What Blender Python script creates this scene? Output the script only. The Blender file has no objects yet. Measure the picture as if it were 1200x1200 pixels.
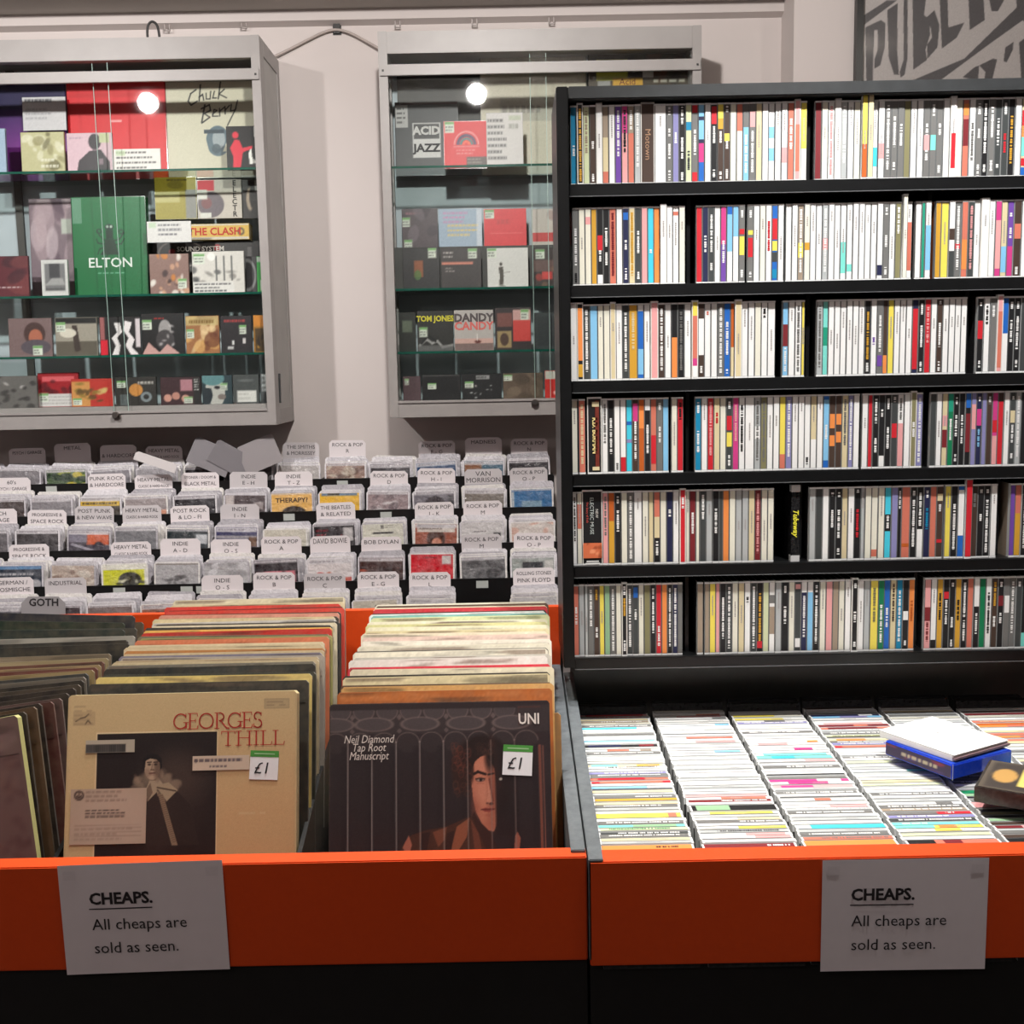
import bpy, math, random, re
import numpy as np
from mathutils import Vector, Matrix, Euler

# ------------------------------------------------------------------ camera, world, lights, exposure
S = bpy.context.scene
COL = S.collection
F = 1320.0
CAM_H = 1.55
PITCH = math.radians(7.34)
ROLL = math.radians(-1.1)
cam_d = bpy.data.cameras.new('camera')
cam = bpy.data.objects.new('camera', cam_d)
COL.objects.link(cam)
cam_d.sensor_fit = 'HORIZONTAL'
cam_d.sensor_width = 36.0
cam_d.lens = 36.0 * F / 1200.0
cam_d.clip_start = 0.05
RM = Matrix.Rotation(math.pi / 2 - PITCH, 3, 'X') @ Matrix.Rotation(ROLL, 3, 'Z')
cam.matrix_world = Matrix.Translation((0, 0, CAM_H)) @ RM.to_4x4()
S.camera = cam
S.view_settings.view_transform = 'Standard'
S.view_settings.look = 'None'
S.view_settings.gamma = 1.0
S.view_settings.use_curve_mapping = False
S.view_settings.exposure = 0.0
S.cycles.use_denoising = True
S.cycles.max_bounces = 6
S.cycles.transparent_max_bounces = 12
S.cycles.sample_clamp_indirect = 4.0

W = bpy.data.worlds.new('world'); S.world = W; W.use_nodes = True
W.node_tree.nodes['Background'].inputs[0].default_value = (0.9, 0.85, 0.85, 1)
W.node_tree.nodes['Background'].inputs[1].default_value = 0.05

def ray(x, y):
    return (RM @ Vector(((x - 600) / F, (600 - y) / F, -1.0)))
def px(x, y, Y):
    """world point seen at pixel x, y on the upright plane at depth Y"""
    d = ray(x, y); t = Y / d.y
    return Vector((d.x * t, Y, CAM_H + d.z * t))

def spot(name, loc, target, power, size, blend, radius=0.045, col=(1, 0.93, 0.85)):
    l = bpy.data.lights.new(name, 'SPOT'); l.energy = power; l.spot_size = math.radians(size)
    l.spot_blend = blend; l.shadow_soft_size = radius; l.color = col
    o = bpy.data.objects.new(name, l); COL.objects.link(o); o.location = loc
    o.rotation_euler = (Vector(target) - Vector(loc)).to_track_quat('-Z', 'Y').to_euler()
    return o
def point(name, loc, power, radius=0.045, col=(1, 0.93, 0.86)):
    l = bpy.data.lights.new(name, 'POINT'); l.energy = power; l.shadow_soft_size = radius; l.color = col
    o = bpy.data.objects.new(name, l); COL.objects.link(o); o.location = loc
    return o

spot('shelf_spotlight', (0.62, 1.16, 2.80), (0.58, 1.92, 1.46), 150, 62, 0.9, 0.04, (1, 0.98, 0.96))
spot('tub_spotlight', (0.35, 1.38, 2.80), (0.36, 1.75, 0.95), 12, 46, 0.9, 0.04, (1, 0.96, 0.90))
spot('record_spotlight', (-0.42, 1.30, 2.80), (-0.40, 1.66, 1.0), 98, 80, 1.0, 0.05, (1, 0.93, 0.82))
spot('ceiling_lamp_left', (-1.71, 1.72, 2.84), (-1.72, 3.70, 1.75), 160, 84, 1.0, 0.045, (1, 0.97, 0.94))
point('ceiling_lamp_middle', (-0.13, 1.76, 2.84), 148, 0.045, (1, 0.96, 0.92))
point('ceiling_lamp_right', (1.55, 2.20, 2.84), 9)
point('fill_light', (-1.25, -0.6, 2.75), 26, 0.1, (1, 0.86, 0.84))  # unseen fill added behind the viewer to brighten the tub fronts

# ------------------------------------------------------------------ colour helpers and materials
def lin(c):
    return tuple(((v / 255) / 12.92 if v / 255 <= 0.04045 else ((v / 255 + 0.055) / 1.055) ** 2.4) for v in c)
P = {'w': (236, 236, 234), 'i': (226, 224, 208), 'c': (214, 200, 160), 'k': (26, 26, 28), 'g': (112, 112, 110),
     'G': (62, 66, 66), 'l': (176, 180, 180), 'd': (156, 140, 122), 'n': (70, 54, 46), 'b': (32, 100, 185),
     'N': (34, 38, 72), 's': (130, 190, 228), 'q': (14, 130, 172), 'C': (70, 200, 225), 't': (30, 150, 120),
     'T': (120, 212, 200), 'r': (200, 36, 48), 'R': (120, 36, 42), 'p': (226, 160, 160), 'm': (200, 60, 130),
     'v': (110, 70, 160), 'u': (136, 134, 182), 'o': (232, 140, 72), 'O': (186, 92, 34), 'y': (232, 214, 90),
     'Y': (206, 156, 52), 'e': (14, 120, 78), 'E': (204, 212, 172), 'f': (140, 178, 140), 'a': (206, 116, 96),
     'x': (130, 126, 90)}
CN = {'w': 'white', 'i': 'ivory', 'c': 'cream', 'k': 'black', 'g': 'grey', 'G': 'dark grey', 'l': 'light grey',
      'd': 'taupe', 'n': 'dark brown', 'b': 'blue', 'N': 'navy', 's': 'sky blue', 'q': 'deep turquoise', 'C': 'cyan',
      't': 'teal', 'T': 'aqua', 'r': 'red', 'R': 'maroon', 'p': 'pale pink', 'm': 'magenta', 'v': 'violet',
      'u': 'lavender', 'o': 'orange', 'O': 'rust', 'y': 'yellow', 'Y': 'ochre', 'e': 'green', 'E': 'pale green',
      'f': 'sage green', 'a': 'salmon', 'x': 'olive'}
def C(c):
    return lin(P[c]) if isinstance(c, str) else lin(c)

def newmat(name, col=(0.5, 0.5, 0.5), rough=0.5, metal=0.0, attr=False, spec=0.5, noise=None, bump=0.0, coat=0.0, bdist=0.002):
    m = bpy.data.materials.new(name); m.use_nodes = True
    nt = m.node_tree; b = nt.nodes['Principled BSDF']
    b.inputs['Base Color'].default_value = (*col, 1)
    b.inputs['Roughness'].default_value = rough
    b.inputs['Metallic'].default_value = metal
    b.inputs['Specular IOR Level'].default_value = spec
    b.inputs['Coat Weight'].default_value = coat
    src = None
    if attr:
        a = nt.nodes.new('ShaderNodeAttribute'); a.attribute_name = 'Col'; src = a.outputs['Color']
    if noise:
        sc, amt, c2 = noise
        tc = nt.nodes.new('ShaderNodeTexCoord')
        n = nt.nodes.new('ShaderNodeTexNoise'); n.inputs['Scale'].default_value = sc; n.inputs['Detail'].default_value = 5
        nt.links.new(tc.outputs['Object'], n.inputs['Vector'])
        r = nt.nodes.new('ShaderNodeMapRange'); r.inputs[1].default_value = 0.35; r.inputs[2].default_value = 0.7
        r.inputs[3].default_value = 0; r.inputs[4].default_value = amt
        nt.links.new(n.outputs['Fac'], r.inputs[0])
        mx = nt.nodes.new('ShaderNodeMix'); mx.data_type = 'RGBA'
        nt.links.new(r.outputs[0], mx.inputs['Factor'])
        if src: nt.links.new(src, mx.inputs['A'])
        else: mx.inputs['A'].default_value = (*col, 1)
        mx.inputs['B'].default_value = (*c2, 1)
        src = mx.outputs['Result']
        if bump:
            bp = nt.nodes.new('ShaderNodeBump'); bp.inputs['Strength'].default_value = bump; bp.inputs['Distance'].default_value = bdist
            nt.links.new(n.outputs['Fac'], bp.inputs['Height']); nt.links.new(bp.outputs['Normal'], b.inputs['Normal'])
    if src: nt.links.new(src, b.inputs['Base Color'])
    return m

def glassmat(name, tint=(0.985, 0.995, 0.99), base_refl=0.05):
    m = bpy.data.materials.new(name); m.use_nodes = True; nt = m.node_tree
    nt.nodes.remove(nt.nodes['Principled BSDF'])
    out = nt.nodes['Material Output']
    t = nt.nodes.new('ShaderNodeBsdfTransparent'); t.inputs[0].default_value = (*tint, 1)
    g = nt.nodes.new('ShaderNodeBsdfGlossy'); g.inputs['Roughness'].default_value = 0.02
    fr = nt.nodes.new('ShaderNodeFresnel'); fr.inputs['IOR'].default_value = 1.45
    mx = nt.nodes.new('ShaderNodeMixShader')
    ge = nt.nodes.new('ShaderNodeNewGeometry'); su = nt.nodes.new('ShaderNodeMath'); su.operation = 'SUBTRACT'; su.inputs[0].default_value = 1.0
    mu = nt.nodes.new('ShaderNodeMath'); mu.operation = 'MULTIPLY'
    nt.links.new(ge.outputs['Backfacing'], su.inputs[1]); nt.links.new(su.outputs[0], mu.inputs[0]); nt.links.new(fr.outputs[0], mu.inputs[1])
    nt.links.new(mu.outputs[0], mx.inputs[0]); nt.links.new(t.outputs[0], mx.inputs[1]); nt.links.new(g.outputs[0], mx.inputs[2])
    nt.links.new(mx.outputs[0], out.inputs[0])
    return m

M = {
    'wall': newmat('wall_plaster', lin((206, 197, 194)), 0.8, noise=(1.6, 0.35, lin((194, 184, 180))), bump=0.15),
    'ceil': newmat('ceiling_paint', lin((190, 184, 178)), 0.9, noise=(3, 0.3, lin((175, 168, 162)))),
    'floor': newmat('floor_boards', lin((60, 52, 46)), 0.6, noise=(8, 0.5, lin((40, 34, 30)))),
    'black': newmat('black_melamine', lin((11, 12, 13)), 0.34, noise=(60, 0.5, lin((18, 19, 21))), bump=0.1),
    'blackl': newmat('lightened_black_board', lin((96, 96, 93)), 0.5, noise=(40, 0.4, lin((108, 108, 104)))),  # black board in a lighter grey for the plinth panel
    'top': newmat('lit_black_board', lin((40, 42, 43)), 0.4, noise=(50, 0.5, lin((52, 54, 56)))),  # black board lightened to carry the light reflected off the top panel
    'blackm': newmat('black_board', lin((14, 14, 15)), 0.7, noise=(30, 0.4, lin((22, 22, 23)))),
    'slate': newmat('slate_painted_board', lin((92, 98, 102)), 0.6, noise=(90, 0.6, lin((66, 72, 76))), bump=0.15),
    'orange': newmat('orange_paint', lin((208, 70, 15)), 0.5, noise=(120, 0.3, lin((196, 62, 12))), bump=0.1),
    'white': newmat('white_painted_frame', lin((152, 147, 145)), 0.42, noise=(14, 0.35, lin((134, 129, 126)))),
    'side': newmat('side_glass_panel', lin((150, 148, 144)), 0.3, noise=(9, 0.5, lin((120, 120, 118)))),
    'print': newmat('printed_card', rough=0.45, attr=True, noise=(300, 0.04, (0.08, 0.08, 0.08))),
    'gloss': newmat('glossy_case', rough=0.18, attr=True, noise=(200, 0.05, (0.4, 0.4, 0.4))),
    'card': newmat('worn_card_sleeve', rough=0.55, attr=True, noise=(60, 0.22, lin((120, 105, 86))), bump=0.1),
    'plastic': newmat('clear_plastic_sleeve', rough=0.13, attr=True, noise=(45, 0.18, lin((200, 198, 202))), bump=1.0, bdist=0.008, coat=0.3),
    'cover': newmat('laminated_cover', rough=0.4, attr=True, spec=0.3, noise=(300, 0.04, (0.08, 0.08, 0.08))),
    'paper': newmat('notice_paper', lin((222, 214, 218)), 0.7, noise=(40, 0.15, lin((200, 192, 196)))),
    'glass': glassmat('cabinet_glass'),
    'shelfglass': glassmat('shelf_glass', (0.93, 0.97, 0.955)),
    'edge': newmat('green_glass_edge', lin((20, 74, 62)), 0.15, noise=(30, 0.5, lin((30, 100, 84)))),
    'metal': newmat('lock_metal', lin((150, 145, 140)), 0.3, 1.0, noise=(80, 0.3, lin((90, 90, 90)))),
    'back': newmat('cabinet_back_board', lin((182, 194, 200)), 0.5, noise=(5, 0.35, lin((120, 132, 136)))),
    'dark': newmat('cabinet_dark_lining', lin((58, 58, 56)), 0.5, noise=(12, 0.4, lin((80, 78, 72)))),
    'cable': newmat('cable_rubber', lin((30, 28, 28)), 0.5, noise=(50, 0.3, lin((50, 48, 46)))),
    'cord': newmat('white_painted_cable', lin((176, 164, 158)), 0.6, noise=(50, 0.3, lin((150, 140, 134)))),
}
_tm = {}
def tmat(c):
    if c not in _tm: _tm[c] = newmat('ink', lin(c), 0.6)
    return _tm[c]

# ------------------------------------------------------------------ building helpers
def tag(o, label=None, cat=None, group=None, kind=None):
    if label: o['label'] = label
    if cat: o['category'] = cat
    if group: o['group'] = group
    if kind: o['kind'] = kind
    return o
def empty(name, loc=(0, 0, 0), rot=(0, 0, 0)):
    o = bpy.data.objects.new(name, None); COL.objects.link(o); o.location = loc; o.rotation_euler = rot
    o.empty_display_size = 0.05
    return o

class MB:
    """collects polygons with a colour per face, links them as one object"""
    def __init__(s): s.v = []; s.f = []; s.c = []; s.mi = []; s.cur = (0.5, 0.5, 0.5); s.m = 0
    def col(s, c): s.cur = C(c); return s
    def mat(s, i): s.m = i; return s
    def poly(s, pts, c=None):
        n = len(s.v); s.v += [tuple(p) for p in pts]; s.f.append(tuple(range(n, n + len(pts))))
        s.c.append(C(c) if c is not None else s.cur); s.mi.append(s.m); return s
    def box(s, x0, x1, y0, y1, z0, z1, c=None, tf=None, skip=''):
        p = [(x0, y0, z0), (x1, y0, z0), (x1, y1, z0), (x0, y1, z0), (x0, y0, z1), (x1, y0, z1), (x1, y1, z1), (x0, y1, z1)]
        if tf: p = [tuple(tf(q)) for q in p]
        n = len(s.v); s.v += p
        cc = C(c) if c is not None else s.cur
        for k, q in (('d', (0, 3, 2, 1)), ('u', (4, 5, 6, 7)), ('f', (0, 1, 5, 4)), ('r', (1, 2, 6, 5)), ('b', (2, 3, 7, 6)), ('l', (3, 0, 4, 7))):
            if k in skip: continue
            s.f.append(tuple(n + i for i in q)); s.c.append(cc); s.mi.append(s.m)
        return s
    def front(s, x0, x1, z0, z1, y, c):
        return s.poly([(x0, y, z0), (x1, y, z0), (x1, y, z1), (x0, y, z1)], c)
    def prism(s, prof, y0, y1, c=None):
        """profile in x,z (counter-clockwise seen from the front, -y) extruded along y"""
        a = [(x, y0, z) for x, z in prof]; b = [(x, y1, z) for x, z in prof]
        s.poly(a, c); s.poly(b[::-1], c)
        for i in range(len(prof)):
            j = (i + 1) % len(prof); s.poly([a[j], a[i], b[i], b[j]], c)
        return s
    def prismx(s, prof, x0, x1, c=None):
        """profile in y,z extruded along x"""
        a = [(x0, y, z) for y, z in prof]; b = [(x1, y, z) for y, z in prof]
        s.poly(a[::-1], c); s.poly(b, c)
        for i in range(len(prof)):
            j = (i + 1) % len(prof); s.poly([a[i], a[j], b[j], b[i]], c)
        return s
    def data(s, name, mats, bevel=0):
        me = bpy.data.meshes.new(name); me.from_pydata(s.v, [], s.f)
        a = me.color_attributes.new('Col', 'FLOAT_COLOR', 'CORNER')
        arr = np.ones((len(me.loops), 4), 'f'); i = 0
        cnt = [len(f) for f in s.f]
        arr[:, :3] = np.repeat(np.array(s.c, 'f'), cnt, axis=0)
        a.data.foreach_set('color', arr.ravel())
        for m in (mats if isinstance(mats, (list, tuple)) else [mats]): me.materials.append(m)
        if any(s.mi): me.polygons.foreach_set('material_index', s.mi)
        me.update()
        return me
    def build(s, name, mats, parent=None, loc=(0, 0, 0), rot=(0, 0, 0), bevel=0):
        me = s.data(name, mats)
        o = bpy.data.objects.new(name, me); COL.objects.link(o)
        o.parent = parent; o.location = loc; o.rotation_euler = rot
        if bevel:
            import bmesh
            bm = bmesh.new(); bm.from_mesh(me); bmesh.ops.remove_doubles(bm, verts=bm.verts, dist=1e-6)
            bmesh.ops.bevel(bm, geom=bm.edges[:], offset=bevel, segments=2, affect='EDGES'); bm.to_mesh(me); bm.free()
        return o

def text(s, size, parent, loc, colr=(30, 28, 30), align='CENTER', bold=0.0, rotz=0.0, shear=0.0, sx=1.0, name='lettering', roty=0.0, spacing=1.0, line=1.0):
    cu = bpy.data.curves.new(name, 'FONT'); cu.body = s; cu.size = size; cu.align_x = align; cu.align_y = 'CENTER'
    cu.offset = bold; cu.shear = shear; cu.resolution_u = 2; cu.space_character = spacing; cu.space_line = line
    cu.materials.append(tmat(tuple(colr)))
    o = bpy.data.objects.new(name, cu); COL.objects.link(o); o.parent = parent
    o.rotation_euler = Euler((math.pi / 2, roty, 0), 'XYZ'); o.location = loc; o.scale = (sx, 1, 1)
    return o

def tube(pts, r, name, m, parent=None, seg=8):
    cu = bpy.data.curves.new(name, 'CURVE'); cu.dimensions = '3D'; cu.bevel_depth = r; cu.bevel_resolution = 2; cu.use_fill_caps = True
    sp = cu.splines.new('NURBS'); sp.points.add(len(pts) - 1)
    for p, q in zip(sp.points, pts): p.co = (*q, 1)
    sp.use_endpoint_u = True; sp.order_u = 3
    cu.materials.append(m)
    o = bpy.data.objects.new(name, cu); COL.objects.link(o); o.parent = parent
    return o

# ------------------------------------------------------------------ flat artwork painted procedurally onto a fine vertex grid
class Art:
    def __init__(s, base, nx=30, ny=None, w=1.0, h=1.0, seed=0):
        s.w, s.h, s.nx = w, h, nx; s.ny = ny or max(4, int(nx * h / w))
        s.U, s.V = np.meshgrid(np.linspace(0, 1, s.nx), np.linspace(0, 1, s.ny))
        s.A = np.ones((s.ny, s.nx, 3)) * np.array(P[base] if isinstance(base, str) else base, float)
        s.r = random.Random(seed); s.e = 1.0 / s.nx
    def _mix(s, m, c, a=1.0):
        c = np.array(P[c] if isinstance(c, str) else c, float); m = (np.clip(m, 0, 1) * a)[..., None]
        s.A = s.A * (1 - m) + c * m; return s
    def rect(s, u0, v0, u1, v1, c, a=1.0, soft=None):
        e = soft or s.e
        m = np.minimum(np.minimum(s.U - u0, u1 - s.U), np.minimum(s.V - v0, v1 - s.V)) / e + 0.5
        return s._mix(m, c, a)
    def ell(s, cu, cv, ru, rv, c, a=1.0, soft=None, ang=0):
        e = (soft or s.e) / min(ru, rv)
        du, dv = s.U - cu, (s.V - cv)
        if ang:
            ca, sa = math.cos(ang), math.sin(ang); du, dv = du * ca + dv * sa, -du * sa + dv * ca
        d = np.sqrt((du / ru) ** 2 + (dv / rv) ** 2)
        return s._mix((1 - d) / e + 0.5, c, a)
    def ring(s, cu, cv, ru, rv, th, c, a=1.0, half=None):
        d = np.abs(np.sqrt(((s.U - cu) / ru) ** 2 + ((s.V - cv) / rv) ** 2) - 1) * min(ru, rv)
        m = (th - d) / s.e + 0.5
        if half == 'up': m = m * (s.V <= cv)
        if half == 'down': m = m * (s.V >= cv)
        return s._mix(m, c, a)
    def poly(s, pts, c, a=1.0):
        m = np.zeros(s.U.shape); n = len(pts); hx, hy = 0.25 / s.nx, 0.25 / s.ny
        for ox, oy in ((-hx, -hy), (hx, -hy), (-hx, hy), (hx, hy)):
            ins = np.zeros(s.U.shape, bool); U, V = s.U + ox, s.V + oy
            for i in range(n):
                x1, y1 = pts[i]; x2, y2 = pts[(i + 1) % n]
                if y1 == y2: continue
                ins ^= ((V > min(y1, y2)) & (V <= max(y1, y2)) & (U < (V - y1) * (x2 - x1) / (y2 - y1) + x1))
            m += ins * 0.25
        return s._mix(m, c, a)
    def line(s, x0, y0, x1, y1, th, c, a=1.0):
        dx, dy = x1 - x0, y1 - y0; L = dx * dx + dy * dy or 1e-9
        t = np.clip(((s.U - x0) * dx + (s.V - y0) * dy) / L, 0, 1)
        d = np.hypot(s.U - x0 - t * dx, s.V - y0 - t * dy)
        return s._mix((th - d) / s.e + 0.5, c, a)
    def path(s, pts, th, c, a=1.0):
        for p, q in zip(pts, pts[1:]): s.line(*p, *q, th, c, a)
        return s
    def words(s, u0, v0, u1, v1, n, c, a=0.8):
        for i in range(n):
            v = v0 + (v1 - v0) * (i + 0.5) / n; u = u0; end = u1 - s.r.random() * (u1 - u0) * 0.35
            while u < end:
                L = s.r.uniform(0.03, 0.09); s.rect(u, v - 0.22 * (v1 - v0) / n, min(u + L, end), v + 0.22 * (v1 - v0) / n, c, a); u += L + 0.02
        return s
    def blobs(s, n, cols, r0=0.05, r1=0.2, a=0.8, box=(0, 0, 1, 1)):
        for _ in range(n):
            s.ell(s.r.uniform(box[0], box[2]), s.r.uniform(box[1], box[3]), s.r.uniform(r0, r1), s.r.uniform(r0, r1), s.r.choice(cols), a, soft=0.04, ang=s.r.random() * 3)
        return s
    def grain(s, amt=8):
        rs = np.random.RandomState(s.r.randrange(9999)); s.A += rs.randn(s.ny, s.nx, 1) * amt; return s
    def build(s, parent, y=-0.0006, name='printed_front', x0=None, z0=0.0, mat=None):
        w, h = s.w, s.h
        x0 = -w / 2 if x0 is None else x0
        xs = x0 + s.U * w; zs = z0 + (1 - s.V) * h
        co = np.stack([xs, np.full_like(xs, y), zs], -1).reshape(-1, 3)
        nx, ny = s.nx, s.ny
        idx = np.arange(nx * ny).reshape(ny, nx)
        f = np.stack([idx[1:, :-1], idx[1:, 1:], idx[:-1, 1:], idx[:-1, :-1]], -1).reshape(-1, 4)
        me = bpy.data.meshes.new(name); me.from_pydata(co.tolist(), [], f.tolist())
        at = me.color_attributes.new('Col', 'FLOAT_COLOR', 'POINT')
        a = np.clip(s.A, 0, 255).reshape(-1, 3) / 255
        l = np.where(a <= 0.04045, a / 12.92, ((a + 0.055) / 1.055) ** 2.4)
        at.data.foreach_set('color', np.concatenate([l, np.ones((len(l), 1))], 1).astype('f').ravel())
        me.materials.append(mat or M['print'])
        o = bpy.data.objects.new(name, me); COL.objects.link(o); o.parent = parent
        return o

def slab(name, w, h, t, c, loc, rot=(0, 0, 0), mat='card', parent=None, cham=0.004, top=None):
    """upright rounded-corner card or sleeve, base centre at its origin, facing -y"""
    k = cham
    prof = [(-w / 2 + k, 0), (w / 2 - k, 0), (w / 2, k), (w / 2, h - k), (w / 2 - k, h), (-w / 2 + k, h), (-w / 2, h - k), (-w / 2, k)]
    b = MB().col(c).prism(prof, 0, t)
    if top is not None:
        for i in range(2, 10): b.c[i] = C(top)
    o = b.build(name, M[mat], parent, loc, rot)
    return o
ORD = ['first', 'second', 'third', 'fourth', 'fifth', 'sixth', 'seventh', 'eighth', 'ninth', 'tenth', 'eleventh', 'twelfth',
       'thirteenth', 'fourteenth', 'fifteenth', 'sixteenth', 'seventeenth', 'eighteenth', 'nineteenth', 'twentieth']
ORD += ['twenty-' + o for o in ORD[:9]] + ['thirtieth'] + ['thirty-' + o for o in ORD[:9]] + ['fortieth'] + ['forty-' + o for o in ORD[:9]]
# ------------------------------------------------------------------ the room
WALL_Y = 3.95
def struct(name, b, m, label):
    o = b.build(name, m); o['kind'] = 'structure'; o['label'] = label; o['category'] = name.split('_')[0]
    return o
CEIL = px(450, 13, WALL_Y).z
struct('wall_back', MB().box(-3.4, 3.0, WALL_Y, WALL_Y + 0.1, 0, 3.0), M['wall'], 'pinkish white plaster wall behind the glass cabinets')
xw = px(930, 60, 3.78).x
struct('wall_right', MB().box(xw, 3.0, 3.78, WALL_Y, 0, 3.0), M['wall'], 'projecting stretch of plaster wall carrying the framed poster')
struct('wall_left', MB().box(-3.5, -3.4, -2.2, 4.05, 0, 3.0), M['wall'], 'side wall of the shop out of view on the left')
struct('wall_east', MB().box(3.0, 3.1, -2.2, 4.05, 0, 3.0), M['wall'], 'side wall of the shop out of view on the right')
struct('wall_front', MB().box(-3.4, 3.0, -2.3, -2.2, 0, 3.0), M['dark'], 'dim shop side behind the viewer')
struct('floor', MB().box(-3.4, 3.0, -2.2, 3.95, -0.05, 0), M['floor'], 'dark shop floor')
struct('trim_2', MB().box(-3.4, xw, 3.74, 3.95, CEIL, 2.95), M['ceil'], 'grey bulkhead along the top of the back wall')
struct('ceiling', MB().box(-3.4, 3.0, -2.2, 3.95, 2.95, 3.0), M['ceil'], 'grey white ceiling above the back wall')
t1 = struct('trim_1', MB().prismx([(3.915, CEIL - 0.035), (3.95, CEIL - 0.045), (3.95, CEIL), (3.915, CEIL)], -3.4, xw), M['wall'], 'thin white cornice strip along the top of the back wall')
# cables and clips on the wall
o = tube([px(322, 66, 3.93), px(335, 60, 3.935), px(360, 47, 3.935), px(380, 37, 3.935), px(394, 34, 3.935), px(410, 38, 3.935), px(430, 49, 3.935), px(446, 58, 3.93)], 0.0045, 'wall_cable', M['cord'])
tag(o, 'white cable draped between the two cabinets over a black clip', 'cable')
c = MB().box(-0.011, 0.011, -0.014, 0, -0.025, 0.025, 'k').box(-0.014, 0.014, -0.004, 0, -0.028, 0.028, 'k').build('cable_clip', M['cable'], None, px(395, 31, WALL_Y) + Vector((0, 0, 0)))
tag(c, 'black clip holding the cable on the wall between the cabinets', 'clip')
o = tube([px(173, 44, 3.8), px(172, 33, 3.8), px(176, 25, 3.8), px(182, 26, 3.8), px(186, 34, 3.8), px(187, 45, 3.8)], 0.004, 'cable_loop', M['cable'])
tag(o, 'black cable loop rising behind the top of the left cabinet', 'cable')
o = tube([px(x, y, 3.925) for x, y in ((0, 24), (60, 26), (160, 22), (320, 20), (420, 19), (500, 15), (640, 11), (760, 9), (820, 7), (850, 2), (925, -2))], 0.0032, 'surface_cable', M['cord'])
tag(o, 'thin painted cable running along the wall under the cornice', 'cable')
for i, (x, y, d, lb) in enumerate(((196, 28, 'w', 'small white cable hook above the left cabinet near the black loop'), (286, 25, 'w', 'small white cable hook above the right end of the left cabinet'),
                               (466, 24, 'w', 'small white cable hook above the left end of the right cabinet'), (556, 22, 'w', 'small white cable hook above the middle of the right cabinet'),
                               (646, 20, 'w', 'small white cable hook just left of the bookcase'), (840, 6, 'k', 'black cable clip at the ceiling above the bookcase'), (907, 3, 'k', 'rightmost black cable clip at the ceiling'))):
    p = px(x, y, 3.93)
    d = (158, 148, 144) if d == 'w' else d
    h = MB().box(-0.012, 0.012, -0.006, 0.02 if False else 0.02, -0.002, 0.003, d).box(-0.010, -0.006, -0.006, 0.0, -0.022, 0.0, d).box(0.006, 0.010, -0.006, 0.0, -0.018, 0.0, d).box(-0.010, 0.010, -0.006, 0, -0.024, -0.020, d)
    tag(h.build('cable_hook', M['print'], None, p), lb, 'hook')

# ------------------------------------------------------------------ framed poster on the right wall
po = empty('framed_poster', px(1003, 92, 3.75) + Vector((0, 0, -0.3)))
tag(po, 'black framed poster with dark graffiti lettering on grey', 'poster')
PW, PH = 0.85, 0.95
f = MB()
f.box(0, PW, -0.0, 0.03, 0, 0.022, 'k').box(0, PW, 0, 0.03, PH - 0.022, PH, 'k').box(0, 0.022, 0, 0.03, 0, PH, 'k').box(PW - 0.022, PW, 0, 0.03, 0, PH, 'k')
f.build('frame', M['black'], po)
a = Art((176, 168, 166), 300, w=PW - 0.04, h=PH - 0.04, seed=3)
# picture pixels (zoomed corner crop) to poster coordinates
base = px(1003, 92, 3.75) + Vector((0, 0, -0.3))
def pq(zx, zy):
    q = px(900 + zx / 3.43, zy / 3.43, 3.76)
    return ((q.x - base.x - 0.02) / (PW - 0.04), 1 - (q.z - base.z - 0.02) / (PH - 0.04))
ink = (80, 76, 78)
for pts in ([(372, 70), (480, 0), (520, 0), (375, 108)], [(368, 108), (384, 100), (380, 330), (362, 330)],
            [(392, 110), (428, 92), (422, 330), (396, 330)], [(428, 92), (455, 80), (472, 92), (470, 190), (452, 262), (428, 275), (428, 240), (442, 200), (442, 120), (428, 120)],
            [(480, 40), (522, 12), (520, 200), (527, 300), (508, 300), (486, 230)], [(546, 0), (562, -10), (562, 230), (550, 300), (534, 312), (530, 290), (546, 240)],
            [(582, -10), (640, -40), (628, 60), (650, 75), (652, 140), (634, 200), (640, 240), (585, 280)], [(632, 75), (670, 40), (690, 100), (682, 190), (642, 235), (640, 180), (660, 150), (655, 110)],
            [(690, -30), (722, -40), (726, 110), (790, 90), (760, 150), (700, 195)], [(806, -30), (866, -50), (872, 80), (812, 120)],
            [(884, -30), (940, -60), (950, 0), (925, 44), (900, 44)], [(1000, -60), (1040, -80), (1040, 90), (1000, 70)],
            [(575, 325), (790, 235), (1000, 30), (1040, 0), (1040, 70), (900, 170), (690, 325)],
            [(783, 310), (830, 270), (850, 262), (845, 325)], [(850, 262), (905, 235), (922, 238), (900, 330), (868, 330), (875, 290)], [(955, 190), (988, 168), (985, 200), (960, 250), (948, 245)], [(1010, 170), (1050, 140), (1050, 330), (1020, 330)]):
    a.poly([pq(*p) for p in pts], ink)
a.grain(3).build(po, 0.012, 'poster_print', 0.02, 0.02)
MB().front(0.02, PW - 0.02, 0.02, PH - 0.02, 0.006, 'w').build('glass_pane', M['glass'], po)

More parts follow.
